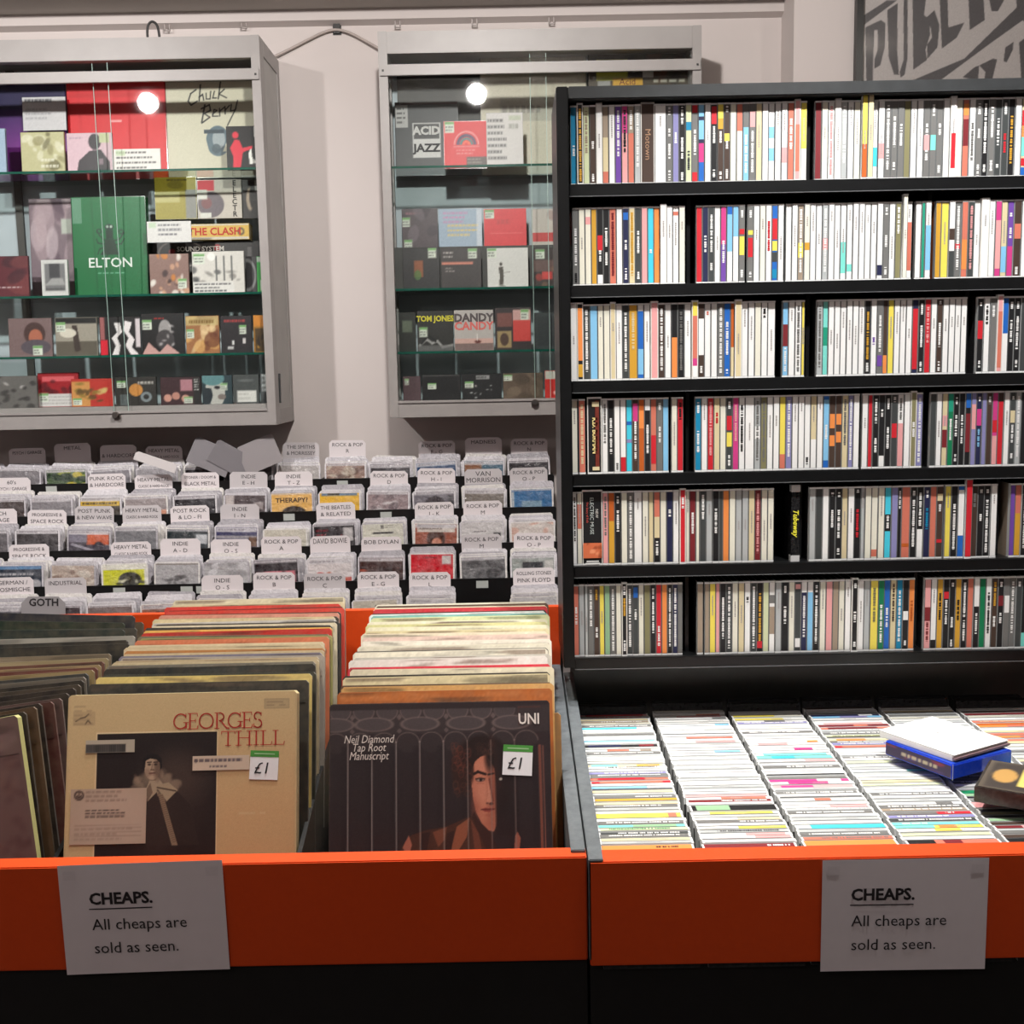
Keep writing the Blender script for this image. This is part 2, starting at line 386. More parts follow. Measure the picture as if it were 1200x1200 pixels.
# ------------------------------------------------------------------ black bookcase of CDs
CD_Y = 1.88
BX0 = px(656, 400, 1.865).x
ROWY = [217, 335, 446.5, 555.5, 662.5, 769.5]
ROWZ = [px(680, y, CD_Y).z for y in ROWY]
XL = px(668, 300, CD_Y).x
XR = XL + 0.93
bc = empty('bookcase', ((BX0 + XR) / 2, 1.86, 0.78)); tag(bc, 'tall black bookcase with six shelves of CDs above the right tub', 'bookcase')
def bpart(name, x0, x1, y0, y1, z0, z1, m='black', bev=0.0015):
    o = MB().box(x0 - bc.location.x, x1 - bc.location.x, y0 - 1.86, y1 - 1.86, z0 - 0.78, z1 - 0.78).build(name, M[m], bc, bevel=bev)
    return o
ZT = px(668, 101, 1.862).z
BT = ROWZ[5] - 0.022
ZS = px(665, 783, 1.862).z
bpart('side_panel', XL - 0.020, XL - 0.001, 1.862, 2.06, ZS, ZT)
bpart('side_panel', XR, XR + 0.02, 1.862, 2.06, 0.92, ZT)
bpart('top_panel', XL - 0.001, XR, 1.862, 2.06, ZT - 0.020, ZT, 'top')
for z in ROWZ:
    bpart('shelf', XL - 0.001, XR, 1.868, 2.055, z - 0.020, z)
    MB().box(XL - bc.location.x, XR - bc.location.x, 1.8672 - 1.86, 1.869 - 1.86, z - 0.0200 - 0.78, z - 0.0188 - 0.78, (92, 94, 96)).build('edge_glint', M['gloss'], bc)  # pale line painting the glint along the lower board edge
bpart('back_panel', XL, XR, 2.05, 2.058, BT, ZT - 0.02, 'blackm', 0)
bpart('plinth_panel', XL, XR, 2.035, 2.05, 0.772, BT, 'blackl', 0)

def cd_mesh(wd, col, segs, rng, raised=False, wide=False, side=None, dark=False):
    """jewel case standing upright, spine facing -y, origin bottom centre of the spine"""
    w, h, d = wd, 0.125, 0.142
    if raised: h += 0.003
    b = MB()
    edge = (200, 203, 203) if not raised else (222, 220, 214)
    if dark: edge = (30, 30, 32)
    x0, x1 = -w / 2, w / 2
    sd = side or (40, 40, 42)
    # shell: front frame, light rim, dark tray seen through the top
    fr = edge if (raised or dark) else (104, 106, 106)  # frame sides darkened to paint the shading in gaps between cases
    br = edge if dark else (232, 233, 232)  # frame ends painted bright, as light caught by the clear plastic
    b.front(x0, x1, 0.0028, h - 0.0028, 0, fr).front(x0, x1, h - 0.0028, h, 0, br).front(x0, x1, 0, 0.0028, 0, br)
    b.poly([(x0, 0, 0), (x0, 0, h), (x0, 0.009, h), (x0, 0.009, 0)], edge).poly([(x0, 0.009, 0), (x0, 0.009, h), (x0, d, h), (x0, d, 0)], sd)
    b.poly([(x1, 0, 0), (x1, 0.009, 0), (x1, 0.009, h), (x1, 0, h)], edge).poly([(x1, 0.009, 0), (x1, d, 0), (x1, d, h), (x1, 0.009, h)], sd)
    b.poly([(x0, 0, h), (x1, 0, h), (x1, 0.007, h), (x0, 0.007, h)], (225, 226, 226) if not dark else (26, 26, 28))
    b.poly([(x0, 0.007, h), (x0 + 0.0011, 0.007, h), (x0 + 0.0011, d, h), (x0, d, h)], (236, 238, 238))
    b.poly([(x0 + 0.0011, 0.007, h), (x1, 0.007, h), (x1, d, h), (x0 + 0.0011, d, h)], (24, 24, 26))
    b.poly([(x0, 0, 0), (x0, d, 0), (x1, d, 0), (x1, 0, 0)], edge)
    b.poly([(x0, d, 0), (x0, d, h), (x1, d, h), (x1, d, 0)], (40, 40, 42))
    # printed spine card
    s = MB(); m = 0.0009 if not raised else 0.0016
    zb, zt = 0.003, h - 0.003
    y = -0.00025
    cc = P[col]
    s.front(x0 + m, x1 - m, zb, zt, y, cc)
    def zz(v): return zt - (zt - zb) * v / 100.0
    y -= 0.0002
    for kind, c, a, e in segs:
        if kind == '=': s.front(x0 + m, x1 - m, zz(e), zz(a), y, P[c])
    y -= 0.0002
    for kind, c, a, e in segs:
        if kind == '+':
            z = zz(a); lw = min(w * 0.42, 0.0048)
            while z > zz(e):
                L = rng.uniform(0.0012, 0.0032)
                hw = lw / 2 * rng.uniform(0.75, 1)
                s.front(-hw, hw, max(z - L, zz(e)), z, y, P[c]); z -= L + (0.0006 if rng.random() < 0.8 else 0.0025)
    if not any(k == '+' for k, *_ in segs) and col in 'wicly' and rng.random() < 0.8:
        z = zz(rng.uniform(5, 45)); n = rng.randint(5, 14)
        for _ in range(n):
            L = rng.uniform(0.001, 0.0025); s.front(-0.0011, 0.0011, z - L, z, y, (165, 160, 158)); z -= L + 0.001
    return b, s

def parse(tok):
    tok = re.sub(r'^(.)([\^!])(\*[\d.]+)', r'\1\3\2', tok)
    m = re.match(r'^([A-Za-z_])(?:\*([\d.]+))?([\^!]?)(?:@(\w))?((?:[+=][A-Za-z]\d+-\d+)*)(#\w+)?$', tok)
    assert m, tok
    segs = [(k, c, float(a), float(b)) for k, c, a, b in re.findall(r'([+=])([A-Za-z])(\d+)-(\d+)', m.group(5))]
    return m.group(1), float(m.group(2) or 1), m.group(3), m.group(4), segs, m.group(6)

ROWS = [
 (1, 'left', 668.5, 945.5, 'q+w50-64 k^+Y5-98 E+d5-60 n+w45-55+w88-98 w^ d=c40-85=a85-100 w v+w5-65 p=m0-35+k5-60 a=d0-35+w5-30 l+w5-80 n*2.2#motown w*1.8 g+w2-12+w30-40+w50-70+w85-98 u+w35-50 k+w2-25+w42-70+w88-98 E=q22-33+G60-85 g=r0-10=r88-100+w32-65 N=s0-15=s20-45=m50-75=b75-100 w k=r2-25+w28-50+w85-95 n=y0-18=Y18-32+w35-50+w88-98 n+w2-10=y38-48+w48-58+w85-98 i a=i35-100 s=g0-30+w40-90 g+w35-90=p10-30 c w w=s30-45=s58-75 w w=p58-78 a+w20-60 p^=a30-90 w=y0-60'),
 (1, 'right', 955, 1204, 'R i w+p5-95 w^ l+w5-80 w i y*.9!@e=O60-100 c*.9!@r w*.9=C60-85 w=p55-75 g+w5-90 g+w20-60+w80-90 g+w30-60 x w w g+w30-45=p45-65+w65-80 g+w5-20=T45-65 g+w30-45+w85-95 w w^=r45-90 i a=o5-20=R25-60 w+g30-80 g+w5-20+w38-50+w85-100 k+w5-70+w85-95 g+w10-50+w80-95 G+w25-60+w85-90 G+r45-70+w5-20 k+Y22-85 w c=r15-35=o35-50=T50-75=r78-88=b90-100'),
 (2, 'left', 671, 803, 'g+w25-75+k85-98 i i=p10-20 Y*.9 k=r35-55+w55-70=w88-100 k+w25-50+w58-75 a*1.1+R5-90 w N=b5-15+w42-55+w80-95 c+Y5-90 G+w30-60+w85-95 p C+w55-60 o w^ w w=a5-10 i'),
 (2, 'middle', 816, 1091, 'r N+w38-60 G+w10-60+w75-85 w v=m0-50+w45-75=v80-100 s=b0-10=w60-100 s=w40-100 g=r30-37=y40-65+w5-15+w85-95 _*.4 g+w5-15=y32-38=r42-68+w88-95 w i w+r20-60 b=r17-45=y47-60=G62-75=q85-97 w _*.3 w w d+w5-90=y50-70 i=Y50-60 w w l+w5-90=p45-60 w w w=T50-92 w=T80-90 w w w w w=N82-96 g+w5-15+w42-58+w85-95 w x+w5-40 i*.8! w=a25-90 _*.5 w t*.6 w=s30-90'),
 (2, 'right', 1096, 1204, 'Y*.9@O y*1.2 w=n35-50=G65-100 g+w5-90=r55-62 a=o50-90 G+p5-90 w w^*1.3 w m=p25-90 c=s60-95 v+w15-20+w35-50=m60-100 n*1.2=a30-50+w88-98 w'),
 (3, 'left', 668.5, 943, 'w^ k^=o5-75=Y80-97#good G+w5-90 s*1.2 i*.9 i c^*.9 w G+w10-90 Y*1.3+c10-60 b=w0-8=s60-95 w p^*1.2 n+w5-90 w k=o45-100 k+g10-90 w*1.1 r^=y0-18=a18-75=m75-85=w85-100 n=w20-70+w85-95 w+a10-15 w g+w5-95 b+w25-70+w90-96 O*.6=c60-100 c^*1.1 w w i w+k8-20 w*1.2 _*1.1 s*.9=R30-60+w62-95 w w+g5-95 y*.5'),
 (3, 'middle', 957, 1133, 'l+g5-90 T*.9=t35-60 w w w w w w k+Y15-80+w85-98 w+v50-60 g+w20-70=v75-90 n*.8=o75-100 y w w w N=r12-95 k+w5-20+w35-65+w85-98 r+p10-60 w n+w2-8+w32-65+w85-98 w w w w'),
 (3, 'right', 1145, 1203, 'k+w5-10=r30-55+w85-95 w+k10-35 g+w10-25 p^=a20-95 w=b0-48 k+w5-15+w30-60 k+w5-15+w25-70+w85-95 G'),
 (4, 'left', 670, 801, 'i _*.15 a*1.1+c5-90 _*.3 k^*2.4#burman w+g5-60 k+w25-75 w+g88-98 w=r80-100 C=b30-35=u55-60 n=m5-30+w30-85 O=o15-40 k=w0-15+w35-75 a=r50-90 g+w5-15+w38-60 s _*.4 i r+k5-30'),
 (4, 'middle', 814.5, 1081, 'q+w5-20+w45-75 w r+p5-80 c+r20-35 i G+w5-15=r25-45=y48-68+w80-95 m+p10-60 w+k10-75 w*1.5 l=w40-58+g5-90 x+g5-90 w w y=a80-100 u+w5-85 w w w+k85-95 c=w60-100 w b=s5-90+w40-60 n=o25-45=o55-70 n=o25-40=o50-65 c+g5-70 u*.8+w5-90 w _*.4 w r*.7 k+w5-40+w60-80 k+w20-30=w85-100 k+w5-20+w45-75 G+w3-10=r40-60 w=p40-100+g5-35 w x^+w40-60 u+w5-95'),
 (4, 'right', 1090, 1203, 'G w c=p30-45=R50-75 e=t0-25+w35-65 k+w5-15+w30-60+w85-95 k+w30-70 k=b0-20=R28-82 u*.9=p15-50 N+w5-12=m22-45+s50-75 b*.8=u0-100 n+w5-15 m=r38-55=p60-100 r=n0-12 w G+w5-10=c25-42+w45-70+w85-92 l+w5-90 k'),
 (5, 'left', 671, 907, 'w*.7+k5-70 i*.8=a15-50 k*3.2#muse p*.9+g5-60 O=Y40-100 k+w5-15+w25-55 i g+w5-95 w*1.3 i c*.8 k=a0-35=c35-65+w70-90 i N+w25-35 w r^+w10-25 i*.6 R+w30-60 i*.6 G+w5-40 l k+w25-60 G*.6 o i l l c R+p5-90 i i'),
 (5, 'middle', 948, 1168, 'l G w k+w5-10+w30-55 k+w5-12+w30-70+w85-95 c*.9 w k+w2-8+r30-70 l*.6 i i=a88-98 i C=k38-62+w40-58 u k*.6+w5-30 a*1.3=O80-85 k+w5-12+w18-85 k=w60-100+w8-55 N+w5-15+q30-60 a n=c10-20+w25-35=r75-80 _*.3 y*.9 k+w25-90 b=w5-70 r! n+g10-30 k+w5-10+w40-50 k+w5-12+w20-95 w'),
 (5, 'right', 1183, 1204, 'v*.8@d a=Y40-100 k+w20-90'),
 (6, 'left', 672, 800, 'a+w30-55 l l*.6 g+w5-60 n+Y5-20+w60-75 y*.9 f g+w5-95 i k^+w3-15+Y20-45+w80-95 G+w5-90 G=b3-18+w35-50 i x*1.1 k+w5-20+w25-70 r+w60-90 o k*.9+w5-90 N+w5-90 g*.8'),
 (6, 'middle', 817, 1072, 'd _*.2 d*.8 y p*.7 k+w20-80 G+w5-95 i c w+k20-30 G+w5-95 k+Y15-85=r85-95 E w=g18-30=d35-75 l k*1.2+w5-15+w35-60 i G=p3-10=w82-95 N=w0-15+w20-80 s=w0-15 k+w5-15+w20-90 i p*1.1 d i w k^*1.1+w5-12+w45-60+w88-95 w l y*1.3+x10-60 e+w35-90 b+w40-70 c+n5-60 q+w15-90 k=w45-58+w88-95 o+O30-60'),
 (6, 'right', 1083, 1204, 'p*1.1=R40-60+R62-90 w=k88-100 Y+k20-60 k=r18-28+w30-65 k+w5-12+w55-70+w88-98 Y+k30-60 k+w5-55+w60-90 a k+w50-80=w0-40 e w+k20-80 n+Y5-40+w55-70 k+w5-12=R25-40+w50-65 g=w25-50 g+w5-80 G+w5-12 T=k0-80'),
]
SH = {1: 'top', 2: 'second', 3: 'third', 4: 'fourth', 5: 'fifth', 6: 'bottom'}
rest_case, rest_spine = MB(), MB()
def merge(dst, src, off, tf=None):
    n = len(dst.v)
    dst.v += [tuple(tf(v)) if tf else (v[0] + off[0], v[1] + off[1], v[2] + off[2]) for v in src.v]
    dst.f += [tuple(i + n for i in f) for f in src.f]; dst.c += src.c; dst.mi += src.mi
n_cd = 0
for (row, bay, a0, a1, spec) in ROWS:
    toks = [parse(t) for t in spec.split()]
    tot = sum(t[1] for t in toks)
    yy = ROWY[row - 1] - 45
    X0, X1 = px(a0, yy, CD_Y).x, px(a1, yy, CD_Y).x
    unit = (X1 - X0) / tot
    rng = random.Random(row * 7 + len(bay))
    rep = {}
    for t in toks:
        if t[0] != '_': rep[t[0]] = rep.get(t[0], 0) + 1
    seen = {}
    x = X0
    z0 = ROWZ[row - 1]
    for colr, wf, flag, side, segs, nm in toks:
        wd = unit * wf
        if colr == '_': x += wd; continue
        special = nm is not None
        cb, sb = cd_mesh(wd - 0.0004, colr, segs, rng, flag == '^' or special, side=P[side] if side else None)
        if flag == '!':
            k = 1.09
            cb.v = [(p[0], p[1], p[2] * k) for p in cb.v]; sb.v = [(p[0], p[1], p[2] * k) for p in sb.v]
        dy = rng.uniform(0, 0.0025) - (0.003 if flag == '^' else 0) - (0.007 if flag == '!' else 0)
        loc = (x + wd / 2, CD_Y + dy, z0)
        seen[colr] = seen.get(colr, 0) + 1
        if special or row < 5 or (row == 5 and bay != 'middle'):
            o = cb.build('cd_case' if not special else 'cd_box_set', M['gloss'], None, loc, (0, 0, 0))
            sb.build('spine_card', M['print'], o)
            n_cd += 1
            where = f'in the {bay} bay of the {SH[row]} shelf'
            cn = CN[colr]
            if special:
                lb = {'#motown': 'wide dark brown CD box set with gold lettering down its spine, top shelf',
                      '#good': 'clear-framed CD with an orange and yellow lettered spine, third shelf',
                      '#burman': 'wide black CD box with a brown stripe and big cream lettering, fourth shelf',
                      '#muse': 'widest black CD box set with silver lettering and an orange photo, fifth shelf'}[nm]
                ct = 'CD' if nm == '#good' else 'box set'
            elif flag == '!':
                lb = f'tall {cn}-edged card music booklet sticking up {where}'; ct = 'booklet'
            elif rep[colr] == 1: lb = f'the only {cn}-spined CD {where}'; ct = 'CD'
            else: lb = f'{ORD[seen[colr] - 1]} {cn}-spined CD from the left {where}'; ct = 'CD'
            tag(o, lb, ct, f'CDs on the {SH[row]} shelf of the bookcase')
            def vtext(s, size, cx, zc, colr, sx=1.0, bold=0):
                text(s, size, o, (cx, -0.0012, zc), colr, bold=bold, roty=math.pi / 2, sx=sx)
            if nm == '#motown': vtext('Motown', 0.0125, 0.0, 0.062, (176, 140, 110), 1.15)
            if nm == '#burman':
                MB().front(0.001, 0.0075, 0.006, 0.122, -0.0012, (110, 44, 34)).front(-0.004, 0.0075, 0.006, 0.012, -0.0014, 'c').front(-0.004, 0.0075, 0.112, 0.12, -0.0014, 'c').build('spine_print', M['print'], o)
                vtext('R.D. BURMAN', 0.0115, 0.0, 0.064, (226, 208, 140), 0.85, 0.0004)
            if nm == '#muse':
                Art((206, 110, 72), 14, 12, w=wd * 0.92, h=0.026, seed=2).blobs(14, [(120, 50, 30), (230, 150, 110), (150, 70, 40)], 0.06, 0.15).build(o, -0.0014, z0=0.012)
                MB().front(-wd * .3, wd * .3, 0.0055, 0.0075, -0.0012, 'w').front(-wd * .35, wd * .35, 0.002, 0.004, -0.0012, 'w').build('spine_print', M['print'], o)
                vtext('ELECTRIC MUSE', 0.0085, -0.001, 0.084, (190, 200, 198), 1.05); vtext('NEW', 0.0065, 0.0075, 0.088, (210, 210, 205))
                vtext('The Story of Folk', 0.005, -0.0085, 0.09, (200, 80, 70))
        else:
            merge(rest_case, cb, loc); merge(rest_spine, sb, loc)
        x += wd
o = rest_case.build('cd_rows', M['gloss']); tag(o, 'packed CDs filling the bottom two shelves of the black bookcase', 'CDs', kind='stuff')
rest_spine.build('spine_cards', M['print'], o)['kind'] = 'stuff'
# partitions between the bays
for row, xs in ((1, [951]), (2, [809, 1093.5]), (3, [950, 1137.5]), (4, [808, 1085]), (5, [941, 1174]), (6, [807, 1077])):
    for xp in xs:
        X = px(xp, ROWY[row - 1] - 45, CD_Y).x
        z1 = (ROWZ[row - 2] - 0.020) if row > 1 else ZT - 0.02
        bpart('partition', X - 0.003, X + 0.003, 1.90, 2.05, ROWZ[row - 1], z1, 'black', 0)
# black video box standing alone on the fifth shelf
vb = MB().box(-0.007, 0.007, 0, 0.14, 0, 0.128, (20, 20, 22)).box(-0.0075, 0.0075, -0.001, 0.012, 0.118, 0.13, (196, 196, 196)).box(-0.0075, 0.0075, -0.001, 0.012, 0, 0.010, (196, 196, 196)).build('cassette_box', M['gloss'], None, (px(932, 620, CD_Y).x, CD_Y, ROWZ[4]))
tag(vb, 'narrow black shrink-wrapped box with yellow script alone in the gap on the fifth shelf', 'box')
text('Tubeway', 0.0125, vb, (0.0, -0.0015, 0.066), (226, 220, 60), bold=0.0003, roty=math.pi / 2, shear=0.3)
# ------------------------------------------------------------------ the two front tubs
FY, RH = 1.370, px(690, 1004, 1.370).z
FB = px(400, 1131, 1.370).z
XJ = px(689.5, 1060, 1.370).x      # joint between the tubs
TL = -1.75
BYk = 2.08
zb = px(390, 716, BYk).z
zs = px(668, 783, 2.05).z
lt = empty('record_tub', ((TL + XJ) / 2, 1.7, 0)); tag(lt, 'orange-fronted tub on a black base holding the large record sleeves', 'tub')
def tub_part(par, name, b, m, bev=0.0):
    b.v = [(p[0] - par.location.x, p[1] - par.location.y, p[2]) for p in b.v]
    return b.build(name, M[m], par, bevel=bev)
RB = FY + 0.030
tub_part(lt, 'front_panel', MB().box(TL, XJ - 0.0015, FY, RB, FB, RH), 'orange', 0.0015)
tub_part(lt, 'back_panel', MB().box(TL, XJ - 0.002, BYk, BYk + 0.018, 0.75, zb), 'orange')
tub_part(lt, 'bottom_panel', MB().box(TL, XJ - 0.002, RB, BYk, 0.75, 0.768), 'blackm')
tub_part(lt, 'side_panel', MB().prismx([(FY + 0.012, FB + .003), (BYk, FB + .003), (BYk, zs), (FY + 0.012, RH + 0.004)], XJ - 0.021, XJ - 0.0025), 'slate', 0.001)
tub_part(lt, 'plinth', MB().box(TL, XJ - 0.002, FY + 0.006, BYk, 0.0, 0.7495).box(TL, XJ - 0.002, FY + 0.006, FY + 0.028, 0.7495, FB - 0.0005), 'blackm')
rt = empty('cd_tub', (XJ + 0.65, 1.7, 0)); tag(rt, 'orange-fronted tub on a black base holding columns of bargain CDs', 'tub')
TR = XJ + 1.3
FY2 = FY - 0.008
RH2 = RH - 0.004
tub_part(rt, 'front_panel', MB().box(XJ + 0.0015, TR, FY2, RB, FB - 0.004, RH2), 'orange', 0.0015)
tub_part(rt, 'bottom_panel', MB().box(XJ + 0.002, TR, RB, 2.03, 0.75, 0.768), 'blackm')
tub_part(rt, 'side_panel', MB().prismx([(FY2 + 0.0015, FB + .003), (2.03, FB + .003), (2.03, zs - 0.002), (FY2 + 0.0015, RH2 + 0.003)], XJ + 0.0005, XJ + 0.019), 'slate', 0.001)
tub_part(rt, 'plinth', MB().box(XJ + 0.002, TR, FY + 0.006, 2.03, 0.0, 0.7495).box(XJ + 0.002, TR, FY + 0.006, FY + 0.028, 0.7495, FB - 0.0045), 'blackm')

# notices taped to the fronts
def notice(p0, p1, tilt, label, hh):
    w = (p1 - p0).length
    o = MB()
    n = 10
    for i in range(n):
        a, b = -w / 2 + w * i / n, -w / 2 + w * (i + 1) / n
        ya, yb = -0.0006 * (2 * abs(a / w)) ** 3, -0.0006 * (2 * abs(b / w)) ** 3
        o.poly([(a, ya, 0), (b, yb, 0), (b, yb, hh), (a, ya, hh)]).poly([(a, ya + .0003, 0), (a, ya + .0003, hh), (b, yb + .0003, hh), (b, yb + .0003, 0)])
    c = (p0 + p1) / 2
    o = o.build('paper_notice', M['paper'], None, c + Vector((0, -0.0015, -hh)), (0, tilt, 0))
    tag(o, label, 'notice', 'paper notices taped to the orange tub fronts')
    ink = (36, 30, 34)
    text('CHEAPS.', 0.0215, o, (-w / 2 + 0.037, -0.0011, hh * 0.685), ink, 'LEFT', 0.0007)
    MB().front(-w / 2 + 0.036, -w / 2 + 0.117, hh * 0.592, hh * 0.602, -0.0011, ink).build('underline', M['print'], o)
    text('All cheaps are', 0.0215, o, (-w / 2 + 0.038, -0.0011, hh * 0.45), ink, 'LEFT')
    text('sold as seen.', 0.0215, o, (-w / 2 + 0.038, -0.0011, hh * 0.235), ink, 'LEFT')
    for sx in (-1, 1):
        MB().front(sx * (w / 2 - 0.014) - 0.008, sx * (w / 2 - 0.014) + 0.008, hh - 0.02, hh - 0.008, -0.0012, (216, 208, 212)).build('tape', M['print'], o)
notice(px(70, 1014, FY), px(263, 1007, FY), math.radians(-1.0), 'white paper notice taped to the left orange front, slightly tilted', 0.148)
notice(px(963, 1008, FY2), px(1158, 1004, FY2), math.radians(0.2), 'white paper notice taped to the orange front under the CDs', 0.150)

# ------------------------------------------------------------------ record sleeves
LPW = 0.315
def price(o, x, z, w=0.042, tilt=0.05, y=-0.0015):
    s = MB().front(-w / 2, w / 2, -w * 0.5, w * 0.5, 0, (224, 224, 228)).front(-w / 2, w / 2, w * 0.28, w * 0.5, -0.0002, (70, 140, 60)).build('price_sticker', M['print'], o, (x, y, z), (0, tilt, 0))
    t = text('£1', w * 0.56, s, (-w * 0.08, -0.0005, -w * 0.12), (24, 24, 30), shear=0.15)
    for k in range(1): MB().front(-w * .36, w * .36, w * .37, w * .41, -0.0004, (150, 190, 140)).build('sticker_print', M['print'], s)

def lp(x, Y, ztop, tilt, colr, t, label, group, roll=0, yaw=0, h=LPW, edge=None, strip=None, rng=None):
    z0 = ztop - h * math.cos(tilt)
    y0 = Y - h * math.sin(tilt)
    edge = edge or tuple(min(255, int(v * 0.5 + 95)) for v in (P[colr] if isinstance(colr, str) else colr))
    o = slab('record_sleeve', LPW, h, t, colr, (x, y0, z0), (-tilt, roll, yaw), top=edge)
    tag(o, label, 'record', group)
    if strip:
        a = Art(colr, 90, 10, w=LPW - 0.008, h=0.03, seed=rng.randrange(999))
        strip(a, rng); a.build(o, -0.0005, 'printed_front', z0=h - 0.0315, mat=M['card'])
    return o

def bands(cols):
    def fn(a, r):
        a.blobs(10, cols, 0.03, 0.25, 0.5)
        if r.random() < 0.5: a.words(0.1, 0.35, 0.9, 0.8, 1, r.choice(cols), 0.7)
        a.grain(5)
    return fn
tan, tan2, cr, wh = (190, 166, 124), (170, 148, 112), (222, 206, 164), (226, 218, 200)
MID = [  # front to back: colour, seen strip, words
 ((44, 44, 40), 1.3, 'black'), ((222, 198, 120), 1.6, 'yellow cream'), ((54, 58, 50), 0.8, 'dark green'), ((28, 32, 30), 1.4, 'black'), ((120, 116, 104), 0.9, 'grey'),
 ((196, 180, 146), 0.8, 'cream'), ((190, 172, 138), 0.7, 'cream'), ((168, 160, 150), 0.7, 'grey'), ((120, 116, 134), 0.5, 'lavender grey'), ((200, 182, 146), 0.7, 'cream'),
 ((176, 120, 66), 0.5, 'orange brown'), ((206, 190, 156), 0.7, 'cream'), ((198, 182, 150), 0.6, 'cream'), ((210, 196, 164), 0.6, 'cream'), ((204, 120, 84), 1.5, 'salmon orange'),
 ((150, 146, 90), 0.6, 'olive'), ((110, 104, 84), 0.5, 'olive'), ((188, 40, 34), 1.3, 'red'), ((222, 178, 92), 0.6, 'yellow'), ((46, 46, 44), 0.9, 'black'),
 ((216, 204, 176), 0.8, 'cream'), ((40, 40, 42), 0.6, 'black'), ((196, 192, 186), 0.5, 'grey white'), ((206, 190, 150), 0.8, 'cream'), ((60, 52, 48), 0.6, 'dark brown'),
 ((204, 140, 120), 0.7, 'pink'), ((52, 38, 34), 0.5, 'dark brown'), ((200, 60, 48), 1.0, 'red'), ((90, 30, 26), 0.8, 'maroon'), ((196, 50, 42), 0.8, 'red'),
 ((206, 192, 156), 0.9, 'cream'), ((208, 200, 172), 1.8, 'cream')]
RIGHTB = [
 ((176, 96, 40), 0.5, 'orange brown'), ((206, 160, 96), 1.2, 'tan'), ((90, 66, 48), 0.5, 'brown'), ((220, 206, 164), 2.0, 'cream'), ((30, 28, 28), 0.3, 'black'), ((224, 214, 186), 1.5, 'ivory'),
 ((206, 50, 70), 0.7, 'red'), ((226, 224, 216), 2.2, 'white'), ((190, 186, 176), 0.6, 'grey'), ((224, 218, 200), 1.4, 'ivory'), ((60, 58, 56), 0.3, 'black'),
 ((222, 216, 196), 1.2, 'ivory'), ((226, 220, 206), 1.2, 'white'), ((40, 38, 38), 0.4, 'black'), ((222, 196, 182), 1.2, 'pale pink'), ((224, 214, 190), 1.0, 'ivory'),
 ((210, 200, 160), 0.8, 'cream'), ((226, 222, 196), 1.4, 'pale yellow'), ((206, 204, 150), 0.8, 'pale green'), ((226, 222, 200), 1.0, 'ivory'), ((208, 214, 166), 0.9, 'pale green'),
 ((120, 176, 170), 1.0, 'teal'), ((224, 226, 222), 0.8, 'white'), ((40, 40, 42), 0.5, 'black'), ((190, 44, 56), 0.9, 'red'), ((226, 218, 190), 0.7, 'ivory'), ((80, 60, 50), 0.4, 'brown'), ((224, 220, 200), 0.9, 'ivory')]
def fill_bin(seq, nm, A, B, seed, tilt0=0.27, tilt1=0.2, jit=0.006):
    """A, B: (x centre, Y, z top) of the first sleeve behind the front one and of the last one"""
    rng = random.Random(seed); tot = sum(s[1] for s in seq); acc = 0; cnt = {}; rep = {}
    for s in seq: rep[s[2]] = rep.get(s[2], 0) + 1
    for i, (c, wf, cn) in enumerate(seq):
        acc += wf; f = acc / tot
        x = A[0] + (B[0] - A[0]) * f + rng.uniform(-jit, jit)
        Y = A[1] + (B[1] - A[1]) * f; z = A[2] + (B[2] - A[2]) * f + rng.uniform(-0.0015, 0.0015)
        if cn in ('black', 'dark brown') and wf < 0.7: z -= 0.001
        cnt[cn] = cnt.get(cn, 0) + 1
        lb = (f'the only {cn} record sleeve in the {nm} bin of the tub' if rep[cn] == 1 else f'{ORD[cnt[cn] - 1]} {cn} record sleeve from the front in the {nm} bin')
        dk = tuple(int(v * 0.45) for v in c)
        lp(x, Y, z, tilt0 + (tilt1 - tilt0) * f, c, 0.0035 + 0.002 * rng.random(), lb, f'record sleeves in the {nm} bin', rng.uniform(-0.006, 0.006), rng.uniform(-0.01, 0.01), rng=rng,
           strip=bands([dk, tuple(min(255, v + 25) for v in c), (90, 70, 60)]))
def top(xl, xr, y, Y):
    a, b = px(xl, y, Y), px(xr, y, Y); return ((a.x + b.x) / 2, Y, (a.z + b.z) / 2)
# ----- the front sleeve of the middle bin: a boxed opera set
p = top(78, 352, 812, 1.515)
T1 = 0.265
thill = lp(p[0], p[1], p[2], T1, (196, 172, 130), 0.020, 'tan boxed record set with a costumed singer photo and red title at the front', 'front records', yaw=0.01, h=0.318, edge=(214, 196, 150))
thill.name = 'record_box_set'
a = Art((194, 168, 126), 330, w=LPW - 0.004, h=0.316, seed=5)
def q(zx, zy): return ((zx - 52) / 940, (zy - 405) / 940)
a.ell(0.85, 0.75, 0.5, 0.5, (188, 146, 104), 0.55, soft=0.5)
a.rect(.122, .160, .658, 1, (222, 200, 160)); a.rect(.127, .166, .655, 1, (30, 21, 21))
a.ell(*q(500, 740), .12, .10, (96, 78, 66), 0.5, soft=0.12); a.ell(*q(520, 800), .10, .12, (60, 46, 42), 0.5, soft=0.12)
